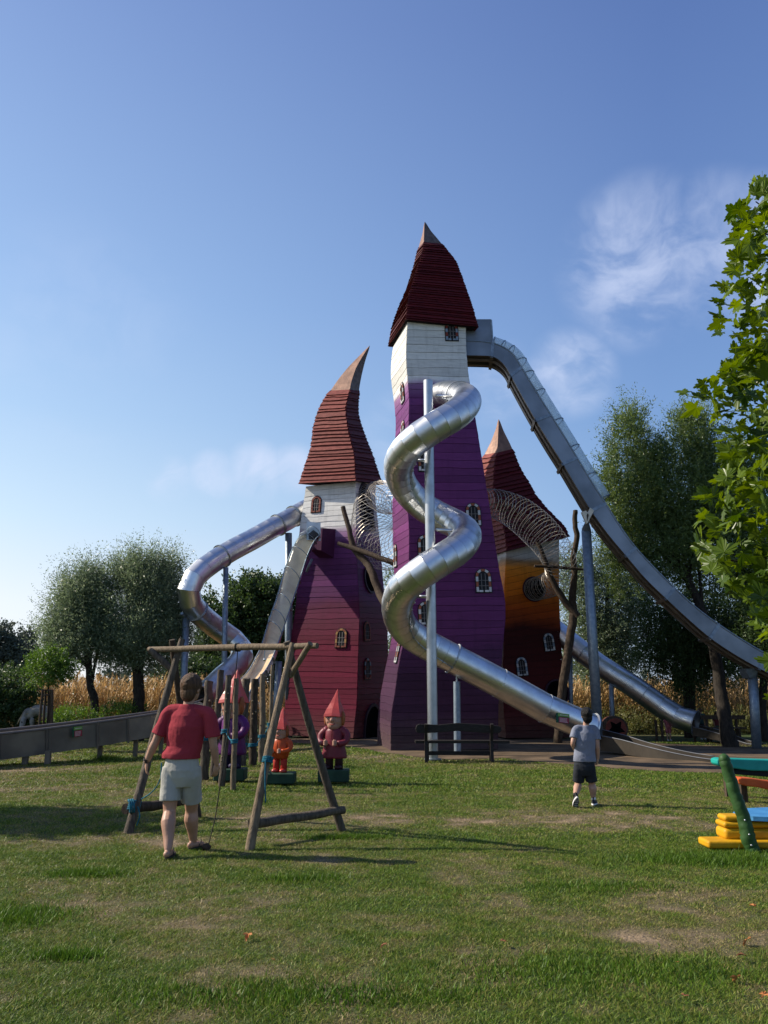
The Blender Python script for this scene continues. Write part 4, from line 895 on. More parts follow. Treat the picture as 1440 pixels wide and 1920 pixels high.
# ------------------------------------------------------------------ log swing frame
tW = thing('swing_frame', 'rough log swing frame with two A-shaped ends beside the man in red', 'swing frame', Vector((-1.8, 10, 0)))
g0 = gnd(466, 1594); g1 = gnd(644, 1559); g2 = gnd(238, 1562); g3 = gnd(373, 1532)
log([at(279, 1218, 10.9), at(440, 1214, 10.1), at(595, 1211, 9.35)], [.037, .042, .034], 'top_beam', LOG, tW, 12, .05)
log([g0 - Vector((0, 0, .05)), at(505, 1400, 9.25), at(549, 1206, 9.55)], [.052, .046, .036], 'leg', LOG, tW, 12, .07)
log([g1 - Vector((0, 0, .05)), at(585, 1375, 9.9), at(538, 1203, 9.6)], [.052, .046, .04], 'leg', LOG_GREY, tW, 12, .07)
log([g2 - Vector((0, 0, .05)), at(290, 1380, 10.5), at(342, 1198, 10.75)], [.056, .05, .04], 'leg', LOG_GREY, tW, 12, .07)
log([g3 - Vector((0, 0, .05)), at(345, 1370, 11.2), at(322, 1200, 10.85)], [.052, .046, .04], 'leg', LOG_DARK, tW, 12, .07)
log([at(582, 1206, 9.25), at(544, 1268, 9.5)], .034, 'brace', LOG, tW, 10, .06); log([at(282, 1219, 10.8), at(325, 1258, 10.75)], .042, 'brace', LOG_GREY, tW, 10, .06)
log([at(470, 1545, 9.2), at(560, 1532, 9.7), at(645, 1518, 10.1)], [.055, .05, .046], 'crossbar', LOG_GREY, tW, 12, .07); log([at(235, 1516, 10.2), at(300, 1509, 10.8), at(374, 1496, 11.25)], [.062, .06, .055], 'crossbar', LOG_DARK, tW, 12, .07)
def rope(pts, r, mat, parent, name='rope', sub=8, n=6): return MB().tube(catmull(pts, sub), r, n).build(name, mat, parent, smooth=True)
def wrap(c, ax, r, turns, parent, mat, rr=.008):
    ax = ax.normalized(); a = ax.orthogonal().normalized(); b = ax.cross(a); pts = []
    for i in range(turns * 12): an = 2 * math.pi * i / 12; pts.append(c + ax * (i / 12 - turns / 2) * rr * 2.1 + (a * math.cos(an) + b * math.sin(an)) * r)
    MB().tube(pts, rr, 5).build('rope_binding', mat, parent, smooth=True)
wrap(at(502, 1425, 9.2), at(549, 1206, 9.55) - g0, .056, 4, tW, ROPE_B); wrap(at(252, 1511, 10.2), at(342, 1198, 10.75) - g2, .066, 5, tW, ROPE_B, .011)
wrap(at(247, 1511, 10.1), Vector((1, .4, .1)), .075, 3, tW, ROPE_B, .011); wrap(at(446, 1214, 10.08), Vector((1, -.2, 0)), .046, 3, tW, ROPE_D, .009)
rope([at(498, 1425, 9.14), at(497, 1460, 9.1), at(498, 1505, 9.1)], .008, ROPE_B, tW); rope([at(258, 1512, 10.1), at(262, 1530, 10.1), at(256, 1548, 10.1)], .009, ROPE_B, tW)
rope([at(262, 1500, 10.2), at(285, 1485, 10.0), at(300, 1462, 9.8), at(303, 1430, 9.8)], .007, ROPE_B, tW)
rope([at(446, 1216, 10.06), at(444, 1240, 10.06), at(440, 1275, 10.0), at(433, 1330, 9.8), at(413, 1470, 9.35), at(404, 1530, 9.2), at(397, 1560, 9.1), at(391, 1583, 9.0)], .0065, ROPE_D, tW, 'swing_rope')
mb = MB()
for i in range(7): mb.ball(at(388 + random.uniform(-7, 6), 1586 + random.uniform(-4, 4), 8.98), random.uniform(.018, .035), 8, 6)
mb.build('rope_knot', LOG_DARK, tW, smooth=True)
for (x, y) in ((496, 1237),):
    MB().tube([at(x, 1216, 9.85), at(x, y, 9.85)], .006, 5).build('eye_bolt', STEEL_DULL, tW); MB().ball(at(x, y, 9.85), .018, 8, 6).build('eye_bolt', STEEL, tW)

# ------------------------------------------------------------------ upright log posts strung with blue rope
posts = [((392, 1277), (382, 1455), 15.9, .068, 'thick leftmost log post behind the man in red, sawn flat on top'), ((414, 1256), (400, 1445), 16.6, .055, 'tall log post rising just behind the right shoulder of the man in red'),
         ((429, 1266), (416, 1476), 14.7, .045, 'leaning log post nearest the hand of the man in red'), ((443, 1272), (437, 1483), 14.2, .037, 'thin straight log post with the lowest foot of the row'),
         ((462, 1272), (452, 1431), 18.9, .078, 'stout log post before the end of the open steel chute'), ((478, 1273), (474, 1428), 19.2, .072, 'dark knotty log post right of the stout one'),
         ((493, 1264), (490, 1422), 19.9, .058, 'pale log post just left of the orange gnome'), ((511, 1247), (502, 1418), 20.4, .034, 'thinnest and tallest log post, close to the slanted swing leg')]
pm = [LOG_GREY, LOG_GREY, LOG_GREY, LOG, LOG_GREY, LOG_DARK, LOG, LOG]; ring_pts = []
for i, (tp_, bt, Y, r_, lb) in enumerate(posts):
    b_ = at(*bt, Y); b_.z = -.02; top_ = at(*tp_, Y)
    t = thing('log_post', lb, 'log post', Vector((b_.x, Y, 0)), 'upright log posts strung with blue rope')
    mid = b_.lerp(top_, .5) + Vector((random.uniform(-.03, .03), 0, 0))
    r_ = r_ * 1.28; log([b_, b_.lerp(top_, .25), mid, b_.lerp(top_, .75), top_], [r_ * 1.05, r_, r_ * .98, r_ * .92, r_ * .9], 'post', pm[i], t, 12, .09)
    for k in range(5):
        q = b_.lerp(top_, random.uniform(.2, .9)) + Vector((random.uniform(-.6, .6) * r_, -r_ * .8, 0)); MB().ball(q, r_ * .3, 7, 5).build('knot', LOG, t, smooth=True)
    h = b_.lerp(top_, (.42, .42, .5, .44, .25, .24, .3, .38)[i]); ring_pts.append(h)
    wrap(h, top_ - b_, r_ * 1.12, 3, t, ROPE_B, .012)
t = thing('rope_line', 'blue rope slung from post to post along the log row', 'rope', ring_pts[0] * 1)
order = [0, 1, 2, 3, 4, 5, 6, 7]
for a, b in zip(order, order[1:]):
    A, B = ring_pts[a], ring_pts[b]; m_ = A.lerp(B, .5) - Vector((0, 0, .05)); rope([A, m_, B], .011, ROPE_B, t, 'rope_span', 6)

# ------------------------------------------------------------------ trees, hedge and maize
def foliage(name, blobs, n, ll, lw, mat, parent, droop=0.0, up=.5, shoot=.5, per=22, gap=.42, gf=.9, seed=1, fill=.35, kind=None, base=None):
    """leaf-sized faces set along shoots that spring out of clumps; blobs = [(centre, (rx, ry, rz))]"""
    g = np.random.default_rng(seed); K = max(1, n // per); B = np.array([[*c, *r_] for c, r_ in blobs], float)
    vol = (B[:, 3] * B[:, 4] * B[:, 5]) ** (2 / 3); w = vol / vol.sum(); C = np.zeros((0, 3)); O = np.zeros((0, 3)); tries = 0
    while len(C) < K and tries < 12:
        tries += 1; m = K * 2; bi = g.choice(len(B), m, p=w); d = g.normal(size=(m, 3)); d /= np.linalg.norm(d, axis=1)[:, None]
        rad = np.where(g.random(m) < fill, g.random(m) ** .5 * .8, g.uniform(.72, 1.02, m)); p = B[bi, :3] + d * B[bi, 3:] * rad[:, None]
        nz = vnoise(p[:, 0] * gf, p[:, 2] * gf + p[:, 1] * gf * .7, seed) * .65 + vnoise(p[:, 0] * gf * 2.3, p[:, 2] * gf * 2.3 + p[:, 1] * gf, seed + 5) * .35
        ok = nz > gap; C = np.concatenate([C, p[ok]]); O = np.concatenate([O, (d / B[bi, 3:] * B[bi, 3:].mean(1)[:, None])[ok]])
    C, O = C[:K], O[:K]; K = len(C)
    sd = O * .8 + g.normal(size=(K, 3)) * .45 + np.array([0, 0, up - droop]); sd /= np.linalg.norm(sd, axis=1)[:, None]
    sl_ = shoot * g.uniform(.5, 1.3, K); tpar = np.tile(np.linspace(0, 1, per), K); ci = np.repeat(np.arange(K), per)
    P = C[ci] + sd[ci] * (sl_[ci] * tpar)[:, None] + np.array([0, 0, -1.]) * (droop * sl_[ci] * tpar ** 2)[:, None] + g.normal(size=(K * per, 3)) * ll * .35
    D = sd[ci] * .7 + g.normal(size=(K * per, 3)) * .75 - np.array([0, 0, droop * .6]); D /= np.linalg.norm(D, axis=1)[:, None]
    S = np.cross(D, g.normal(size=D.shape)); S /= np.linalg.norm(S, axis=1)[:, None]; sz = g.uniform(.6, 1.25, (K * per, 1)) * (1 - .45 * tpar[:, None])
    a = P; b = P + D * ll * .45 * sz + S * lw * sz; c = P + D * ll * sz; e = P + D * ll * .45 * sz - S * lw * sz
    V = np.stack([a, b, c, e], 1).reshape(-1, 3); o = np_mesh(name, V, 4, np.arange(len(V)), mat, parent, base=base)
    if kind: o['kind'] = kind
    return o
WILLOW = leaf_mat('willow_leaves', (.052, .088, .042), (.21, .26, .16), .42, .36)
WILLOW2 = leaf_mat('tall_willow_leaves', (.046, .082, .022), (.145, .20, .070), .40, .42)
DARKLEAF = leaf_mat('dark_leaves', (.020, .045, .012), (.065, .105, .035), .3, .45)
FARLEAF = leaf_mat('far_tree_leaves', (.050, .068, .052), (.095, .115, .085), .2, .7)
BRIGHTLEAF = leaf_mat('bright_leaves', (.045, .100, .018), (.110, .190, .035), .35, .5)
def blob(x, y, Y, rx, rz, ry=None, s=None):
    m_ = mpp(Y) * 1.02; return (at(x, y, Y), (rx * m_, (ry if ry is not None else rx * m_ * .9), rz * m_))
def tree(name, label, base, trunk, tr, blobs, n, ll, lw, mat, group=None, limbs=4, **kw):
    t = thing(name, label, 'tree', base, group)
    log(trunk, tr, 'trunk', BARK, t, 10, .12)
    for i, (c, r_) in enumerate(blobs[:limbs]):
        j = min(len(trunk) - 1, max(1, len(trunk) // 2 + i % 2)); a = Vector(trunk[j]); rr = (tr[-1] if hasattr(tr, '__len__') else tr)
        log([a, a.lerp(c, .5) + Vector((0, 0, .12 * (c - a).length)), c], [rr * .75, rr * .45, rr * .2], 'limb', BARK, t, 7, .1)
    foliage('crown', blobs, n, ll, lw, mat, t, **kw); return t
gx = lambda x, Y: Vector((at(x, 1340, Y).x, Y, 0))
tree('willow_tree', 'pollard willow with thin curved trunk, left of the broader willow behind the long trough', gx(175, 29), [gx(175, 29), at(178, 1320, 29), at(170, 1290, 29), at(167, 1255, 29), at(168, 1220, 29)], [.17, .15, .13, .11, .1],
     [blob(140, 1170, 29, 46, 56), blob(165, 1140, 29, 46, 60), blob(160, 1212, 29, 62, 42), blob(118, 1215, 29, 32, 36), blob(195, 1175, 29.5, 32, 50), blob(135, 1105, 29, 20, 32), blob(170, 1092, 29, 20, 30)], 62000, .16, .020, WILLOW, None, 5, up=1.2, shoot=1.0, seed=3, gap=.34, gf=1.3, fill=.42)
tree('willow_tree', 'broad pollard willow with straight dark trunk behind the long trough', gx(261, 29), [gx(261, 29), at(260, 1310, 29), at(259, 1275, 29), at(257, 1235, 29)], [.22, .2, .19, .17],
     [blob(252, 1140, 29, 54, 72), blob(295, 1150, 29.4, 48, 80), blob(274, 1212, 29, 64, 52), blob(232, 1085, 29, 18, 34), blob(270, 1078, 29, 26, 34), blob(312, 1085, 29.4, 20, 38), blob(325, 1200, 29.6, 26, 50), blob(236, 1232, 29, 34, 32)], 90000, .16, .021, WILLOW, None, 6, up=1.2, shoot=1.0, seed=4, gap=.28, gf=1.3, fill=.5)
tree('round_tree', 'small bright round-headed young tree tied inside a stake frame', gx(91, 24), [gx(91, 24), at(91, 1320, 24), at(90, 1270, 24)], [.035, .03, .025], [blob(88, 1250, 24, 34, 33), blob(112, 1258, 24, 24, 24)], 9000, .09, .022, BRIGHTLEAF, None, 2, up=.1, shoot=.25, seed=5, gap=.2, fill=.5)
tree('round_tree', 'dense dark green broadleaf tree between the curving tube slide and the covered chute', gx(465, 46), [gx(465, 46), at(465, 1290, 46), at(463, 1230, 46)], [.5, .45, .35],
     [blob(420, 1150, 46, 45, 55), blob(470, 1130, 46, 50, 48), blob(520, 1135, 46, 45, 48), blob(440, 1200, 46, 62, 60), blob(510, 1200, 46, 55, 65), blob(400, 1240, 46, 40, 45), blob(470, 1255, 46, 70, 40), blob(490, 1115, 46, 28, 28)], 52000, .26, .075, DARKLEAF, None, 5, up=.1, shoot=.7, seed=6, gap=.33, gf=.5, fill=.4)
tree('round_tree', 'low dark bushy tree behind the head of the man in red', gx(355, 40), [gx(355, 40), at(355, 1290, 40)], [.15, .12], [blob(350, 1268, 40, 42, 28), blob(390, 1272, 40, 36, 26), blob(320, 1272, 40, 30, 28)], 9000, .2, .06, DARKLEAF, None, 2, up=.2, shoot=.5, seed=7, gap=.25, fill=.4)
tree('far_tree', 'hazy grey-green tree at the far left edge above the hedge', gx(12, 75), [gx(12, 75), at(12, 1290, 75), at(12, 1230, 75)], [.5, .4, .3], [blob(5, 1210, 75, 28, 42), blob(20, 1235, 75, 24, 40), blob(-15, 1220, 75, 30, 50)], 9000, .35, .12, FARLEAF, None, 3, up=.3, shoot=.9, seed=8, gap=.25, gf=.3)
tree('far_tree', 'hazy grey-green tree right of its taller neighbour by the left edge', gx(48, 78), [gx(48, 78), at(48, 1290, 78), at(48, 1240, 78)], [.4, .3, .2], [blob(48, 1215, 78, 18, 32), blob(40, 1245, 78, 24, 28), blob(62, 1245, 78, 14, 25)], 6000, .35, .12, FARLEAF, None, 3, up=.3, shoot=.9, seed=9, gap=.25, gf=.3)
# tall willows on the right
tree('willow_tree', 'tallest willow on the right with a leaning ridged trunk behind the steep trough slide', gx(1362, 25.8), [gx(1364, 25.8), at(1361, 1360, 25.8), at(1352, 1300, 26), at(1341, 1230, 26.2), at(1318, 1150, 26.4), at(1290, 1090, 26.5), at(1258, 1040, 26.5), at(1235, 990, 26.5)], [.27, .21, .19, .17, .14, .12, .10, .08],
     [blob(1188, 845, 26.6, 42, 72), blob(1200, 930, 26.6, 64, 75), blob(1290, 845, 26.8, 44, 68), blob(1345, 870, 26.8, 50, 75), blob(1160, 900, 26.6, 26, 50), blob(1170, 1000, 26.6, 45, 70), blob(1290, 950, 26.8, 80, 80), blob(1380, 920, 27, 60, 90), blob(1250, 1040, 26.8, 75, 70), blob(1350, 1040, 27, 90, 85), blob(1186, 792, 26.6, 24, 30), blob(1296, 800, 26.8, 26, 30), blob(1215, 860, 26.6, 34, 50), blob(1420, 1060, 27, 60, 110), blob(1190, 1080, 26.6, 45, 60)],
     165000, .17, .022, WILLOW2, None, 6, up=1.1, shoot=.8, seed=10, gap=.33, gf=1.2, fill=.4)
tree('willow_tree', 'dark drooping willow with upright trunk above the far tube slide exit', gx(1293, 31), [gx(1293, 31), at(1292, 1300, 31), at(1290, 1240, 31), at(1285, 1180, 31)], [.24, .22, .2, .18],
     [blob(1250, 1150, 31, 50, 60), blob(1310, 1160, 31, 65, 65), blob(1235, 1215, 31, 42, 45), blob(1290, 1225, 31, 60, 48), blob(1340, 1220, 31, 40, 45), blob(1265, 1255, 31, 45, 28), blob(1380, 1160, 31, 50, 60)], 60000, .16, .026, DARKLEAF, None, 5, up=.1, droop=.7, shoot=.8, seed=11, gap=.28, fill=.5)
tree('willow_tree', 'willow standing in the gap between the orange tower and the tall support pole', gx(1140, 37), [gx(1140, 37), at(1140, 1290, 37), at(1138, 1200, 37)], [.25, .22, .18],
     [blob(1090, 1110, 37, 35, 60), blob(1140, 1080, 37, 40, 50), blob(1150, 1150, 37, 50, 60), blob(1100, 1200, 37, 45, 60), blob(1160, 1220, 37, 45, 50), blob(1120, 1255, 37, 50, 35), blob(1075, 1060, 37, 18, 30), blob(1180, 1130, 37, 30, 55)], 55000, .20, .030, WILLOW, None, 5, up=.5, droop=.3, shoot=.9, seed=12, gap=.22, fill=.5)
tree('willow_tree', 'willow cut by the right edge, its thin trunk beside the last slide pole', gx(1432, 28.5), [gx(1430, 28.5), at(1428, 1320, 28.5), at(1432, 1260, 28.5), at(1420, 1180, 28.5)], [.16, .15, .13, .1],
     [blob(1425, 1170, 28.5, 60, 70), blob(1480, 1150, 28.5, 70, 120), blob(1390, 1205, 28.5, 35, 35), blob(1440, 1232, 28.5, 50, 28)], 32000, .18, .028, DARKLEAF, None, 3, up=.2, droop=.5, shoot=.7, seed=13, gap=.3, fill=.5)
tree('willow_tree', 'willow glimpsed between the two left towers', gx(735, 40), [gx(735, 40), at(735, 1290, 40), at(737, 1180, 40)], [.25, .2, .15], [blob(737, 1120, 40, 25, 60), blob(735, 1200, 40, 30, 60), blob(732, 1270, 40, 35, 40)], 9000, .18, .03, WILLOW, None, 2, up=.5, shoot=.7, seed=14, gap=.25)
# trees outside the frame on the left, whose shade lies across the lawn
tree('shade_tree', 'broadleaf tree standing just outside the left edge, shading the lawn', Vector((-10.0, 12.6, 0)), [Vector((-10.0, 12.6, 0)), Vector((-9.9, 12.6, 2)), Vector((-10.0, 12.6, 3.6))], [.2, .17, .12],
     [(Vector((-10.3, 12.1, 4.2)), (1.7, 1.2, .9)), (Vector((-9.3, 11.9, 3.6)), (.9, .8, .7)), (Vector((-11.8, 12.0, 4.4)), (1.4, 1.2, 1.0))], 30000, .15, .055, DARKLEAF, None, 3, up=.3, shoot=.4, seed=15, gap=.12, fill=.7)

t = thing('tree_stake_frame', 'square frame of dark stakes round the small round tree', 'tree guard', gx(90, 23.8))
SK = []
for (x, Y, x2) in ((75, 23.4, 80), (84, 24.2, 86), (103, 23.4, 98), (96, 24.2, 96)):
    a = gx(x, Y); b = at(x2, 1294, Y); SK.append(b); log([a, b], [.04, .035], 'stake', LOG_DARK, t, 8, .05)
for a, b in ((0, 1), (1, 3), (3, 2), (2, 0)):
    for dz in (0.0, -.14): log([SK[a] + Vector((0, 0, dz)), SK[b] + Vector((0, 0, dz))], .022, 'crossbar', LOG_DARK, t, 6, .04)
# hedge at the far left
t = thing('hedge', 'tall dark leafy hedge at the left edge behind the trough', 'hedge', gx(20, 26))
foliage('leaves', [blob(-10, 1320, 26, 45, 55), blob(25, 1318, 26, 40, 50), blob(55, 1335, 26, 35, 42), blob(75, 1350, 26, 25, 28), blob(-60, 1310, 26, 60, 60), blob(20, 1275, 30, 55, 25)], 30000, .10, .035, DARKLEAF, t, up=.1, shoot=.25, seed=17, gap=.2, fill=.55)
t = thing('weed_clump', 'leafy weeds at the foot of the maize behind the trough', 'weeds', gx(110, 25))
foliage('leaves', [blob(110, 1350, 25, 22, 10), blob(150, 1345, 27, 30, 12), blob(230, 1335, 29, 40, 10)], 5000, .12, .02, BRIGHTLEAF, t, up=1, shoot=.3, seed=18, gap=.2)

MAIZE = None
def maize():
    m, nt, b = new_mat('ripe_maize'); N = nt.nodes.new; L = nt.links.new
    a = N('ShaderNodeAttribute'); a.attribute_name = 'tone'; cr = N('ShaderNodeValToRGB'); L(a.outputs['Fac'], cr.inputs[0]); el = cr.color_ramp.elements
    el[0].color = (.045, .065, .014, 1); el[1].position = 1; el[1].color = (.68, .47, .22, 1)
    for p, c in ((.25, (.13, .12, .03)), (.45, (.30, .19, .06)), (.7, (.50, .31, .12))): e = el.new(p); e.color = (*c, 1)
    L(cr.outputs[0], b.inputs['Base Color']); b.inputs['Roughness'].default_value = .6
    tr = N('ShaderNodeBsdfTranslucent'); L(cr.outputs[0], tr.inputs[0]); ms = N('ShaderNodeMixShader'); ms.inputs[0].default_value = .35; L(b.outputs[0], ms.inputs[1]); L(tr.outputs[0], ms.inputs[2]); L(ms.outputs[0], nt.nodes['Material Output'].inputs[0])
    g = np.random.default_rng(31)
    for nm, xa, xb, Y0, Y1, ht, lb, green in (('maize_field', -16.5, -5.2, 30.4, 36, 2.22, 'ripe golden maize standing behind the willows and the long trough', .0), ('maize_field', 7.2, 27, 34.2, 41, 2.2, 'ripe golden maize behind the far tube slide, greener at its foot', .35), ('maize_field', -7, 8, 48, 53, 2.0, 'strip of ripe maize glimpsed between the log posts and the left tower', 0)):
        rows = np.arange(Y0, Y1, .42); px_, py_ = [], []
        for r_ in rows:
            n = int((xb - xa) / .13); px_.append(np.linspace(xa, xb, n) + g.normal(0, .06, n)); py_.append(np.full(n, r_) + g.normal(0, .07, n))
        x = np.concatenate(px_); y = np.concatenate(py_); n = len(x); h = ht * g.uniform(.78, 1.1, n); V, Tn = [], []
        s_ = g.normal(0, .09, (n, 2)); w = .014
        base_ = np.stack([x, y, 0 * x - .05], 1); tp_ = np.stack([x + s_[:, 0], y + s_[:, 1], h], 1); dx = np.array([w, 0, 0])
        V.append(np.stack([base_ - dx, base_ + dx, tp_ + dx * .3, tp_ - dx * .3], 1).reshape(-1, 3)); Tn.append(np.tile([.4, .4, .75, .75], n))
        for k in range(11):
            f = g.uniform(.12, .97, n); p = base_ + (tp_ - base_) * f[:, None]; a_ = g.uniform(0, 6.283, n); ln = g.uniform(.22, .52, n) * (1.1 - .45 * f)
            d = np.stack([np.cos(a_), np.sin(a_), 0 * a_], 1); sd = np.stack([-np.sin(a_), np.cos(a_), 0 * a_], 1) * .024
            mid = p + d * (ln * .5)[:, None] + np.array([0, 0, 1.]) * (g.uniform(.02, .20, n))[:, None]; tip = p + d * ln[:, None] - np.array([0, 0, 1.]) * (g.uniform(-.05, .32, n))[:, None]
            V.append(np.stack([p - sd * .6, p + sd * .6, mid + sd, mid - sd], 1).reshape(-1, 3)); V.append(np.stack([mid - sd, mid + sd, tip + sd * .2, tip - sd * .2], 1).reshape(-1, 3))
            tone = np.clip(.22 + .55 * f + g.normal(0, .17, n) - green * (1 - f) * 1.1, 0, 1); Tn.append(np.repeat(tone, 4)); Tn.append(np.repeat(np.clip(tone + .08, 0, 1), 4))
        Vv = np.concatenate(V); o = np_mesh(nm, Vv, 4, np.arange(len(Vv)), m, attrs={'tone': np.concatenate(Tn)}); tag(o, lb, 'maize', kind='stuff')
maize()
# rough weedy verge under the right-hand maize
foliage_o = foliage('verge_weeds', [(Vector((x, 33.6, .25)), (1.2, .5, .55)) for x in np.arange(8, 24, 1.4)], 22000, .16, .018, leaf_mat('verge_leaves', (.075, .11, .022), (.20, .19, .07), .3), None, up=1.3, shoot=.45, seed=19, gap=.1)
tag(foliage_o, 'rough tall grass and weeds along the foot of the right-hand maize', 'weeds', kind='stuff')
# far line of woodland on the horizon
fw = foliage('far_woodland', [(Vector((x, 330 + 30 * math.sin(x), 4)), (14, 6, 5 + 3 * math.sin(x * .37))) for x in np.arange(-220, 220, 17)], 9000, 2.4, 1.0, FARLEAF, None, up=.2, shoot=3, seed=20, gap=.1)
tag(fw, 'thin line of far woodland along the horizon', 'woodland', kind='stuff')
# buildings glimpsed behind
def shed(name, label, c, w, d, h, rh, wall, roofm):
    t = thing(name, label, 'building', c); MB().box((c.x, c.y, h / 2), (w, d, h)).build('wall', wall, t)
    x0, x1 = c.x - w / 2 - .3, c.x + w / 2 + .3; y0, y1 = c.y - d / 2 - .4, c.y + d / 2 + .4
    o = MB().rings([[Vector((x, y0, h)), Vector((x, c.y, h + rh)), Vector((x, y1, h))] for x in (x0, x1)]).build('roof', roofm, t); fix_normals(o)
    for i in range(3): MB().box((c.x - w * .3 + i * w * .3, c.y - d / 2 - .03, h * .5), (1.1, .06, 1.0)).build('window', BLACK, t)
RG = M('grey_sheet_roof', (.30, .33, .40), (.24, .27, .33), 3, .6, .2); WP = M('pale_wall', (.6, .6, .58))
shed('farm_shed', 'low shed with grey roof glimpsed under the curving tube slide', Vector((at(400, 1270, 58).x, 58, 0)), 6, 6, 2.4, 1.5, WP, RG)
shed('farm_shed', 'long low white building far away at the left, above the hedge', Vector((at(38, 1260, 95).x, 95, 0)), 7, 7, 3.2, 1.2, WP, WP)
# overhead lines on their poles
for nm, lb, (xa, ya, xb, yb), Y in (('power_line', 'thin overhead wire crossing the pale sky left of the willows', (-120, 1163, 700, 1183), 120), ('power_line', 'lower overhead wire left of the willows', (-120, 1205, 700, 1215), 120), ('power_line', 'overhead wire low in the sky between the right-hand trunks', (900, 1268, 1600, 1262), 140), ('power_line', 'second wire just below it between the right-hand trunks', (900, 1278, 1600, 1274), 140)):
    a, b = at(xa, ya, Y), at(xb, yb, Y); m_ = a.lerp(b, .5) - Vector((0, 0, .5)); tag(MB().tube(catmull([a, m_, b], 12), .028, 4).build(nm, GALV, None, base=a), lb, 'power line')

# ------------------------------------------------------------------ plane tree close by on the right
PLEAF = leaf_mat('plane_leaf', (.020, .050, .006), (.125, .185, .014), .38, .34, scale=2.0, per_object=True)
def plane_leaf(seed):
    g = random.Random(seed); out = [(0, 0)]
    lobes = [(-118, .55), (-62, .86), (0, 1.05), (62, .86), (118, .55)]; pts = []
    for i, (a, L_) in enumerate(lobes):
        a += g.uniform(-6, 6); L_ *= g.uniform(.9, 1.1)
        for da, f in ((-22, .66), (-15, .82), (-9, .74), (-6, .90), (0, 1.0), (6, .90), (9, .74), (15, .82), (22, .66)): pts.append((R(a + da), L_ * f))
        if i < 4: pts.append((R((a + lobes[i + 1][0]) / 2), .50))
    v = [(0, 0, 0)]
    for a, r_ in pts: x, y = r_ * math.sin(a), r_ * math.cos(a); v.append((x, y + .0, -.16 * r_ * r_ + .13 * abs(x) + g.uniform(-.03, .03)))
    v.append((-.02, -.5, -.06)); v.append((.02, -.5, -.06)); n = len(pts)
    f = [(0, i, i + 1) for i in range(1, n)] + [(0, n + 1, n + 2)]
    return v, f
def plane_tree():
    base = Vector((4.9, 7.2, 0)); t = thing('plane_tree', 'plane tree with large lobed bright green leaves reaching in from the right edge', 'tree', base)
    log([base, base + Vector((0, 0, 2)), base + Vector((-.1, -.1, 4.2)), base + Vector((-.1, -.1, 6.4))], [.17, .14, .11, .06], 'trunk', BARK, t, 12, .06)
    g = random.Random(5); meshes = []
    for k in range(5):
        v, f = plane_leaf(k); me = bpy.data.meshes.new('leaf'); me.from_pydata(v, [], f); me.update(); me.materials.append(PLEAF); meshes.append((me, np.array(v), f))
    # outline of the foliage's left edge in the photograph, turned into places 6 to 7 m away
    prof = [(330, 1415), (345, 1408), (370, 1395), (400, 1362), (425, 1365), (450, 1375), (475, 1368), (500, 1352), (520, 1342), (550, 1345), (575, 1332), (605, 1335), (630, 1350), (650, 1378), (670, 1368), (690, 1340), (710, 1330), (725, 1292), (745, 1275), (765, 1300), (800, 1320), (830, 1352), (850, 1365), (875, 1350), (900, 1338), (925, 1310), (950, 1300), (975, 1306), (1000, 1318), (1020, 1300), (1050, 1300), (1080, 1335), (1110, 1368), (1130, 1395), (1180, 1420), (1215, 1430), (1245, 1440)]
    ys = [p[0] for p in prof]; xs = [p[1] for p in prof]; leaves = []
    tips = []
    for i in range(170):
        y = g.uniform(345, 1225); e = float(np.interp(y, ys, xs)) ; x = e + 12 + (g.random() ** .72) * (1570 - e); Y = g.uniform(5.9, 7.3); tips.append(at(x, y, Y))
    for i in range(0, 37): tips.append(at(xs[i] + 22, ys[i] + 8, g.uniform(6.0, 6.6)))
    br = []
    for i, p in enumerate(tips):
        if i % 3 == 0 or i >= 170:
            h = max(2.2, min(6.0, p.z - .5 - g.random() * .5)); a = base + Vector((-.05, -.05, h)); q = a.lerp(p, .55) + Vector((0, 0, .12))
            br.append((a, q, p))
    big = [b for i, b in enumerate(br) if i % 4 == 0]
    for a, q, p in br[:60]: MB().tube(catmull([a, q, p], 5), np.linspace(.022, .005, 11), 5).build('branch', BARK, t, smooth=True)
    for p in tips:
        for j in range(g.randint(6, 10)):
            q = p + Vector((g.gauss(0, .15), g.gauss(0, .2), g.gauss(0, .13))); px_, py_ = to_px(q)
            if px_ < float(np.interp(py_, ys, xs)) + 4 or py_ < 335: continue
            leaves.append(q)
    leaves.sort(key=lambda q: (to_px(q)[0] > 1462, q.y)); rest_v, rest_f, cnt = [], [], 0; n0 = 0
    for i, q in enumerate(leaves):
        k = g.randrange(5); s_ = g.uniform(.075, .150); rot = Matrix.Rotation(g.uniform(0, 6.28), 4, 'Z') @ Matrix.Rotation(g.gauss(.9, .55), 4, 'X') @ Matrix.Rotation(g.uniform(0, 6.28), 4, 'Z')
        me, v, f = meshes[k]
        if i < 300:
            o = bpy.data.objects.new('leaf', me); COL.objects.link(o); o.parent = t; o.location = q - base; o.rotation_euler = rot.to_euler(); o.scale = (s_,) * 3
        else:
            m3 = np.array(rot.to_3x3()); w = (v * s_) @ m3.T + np.array(q); rest_v.append(w); rest_f.append(np.array(f) + n0); n0 += len(v)
    o = np_mesh('foliage', np.concatenate(rest_v), 3, np.concatenate(rest_f).ravel(), PLEAF, t); o['kind'] = 'stuff'
plane_tree()

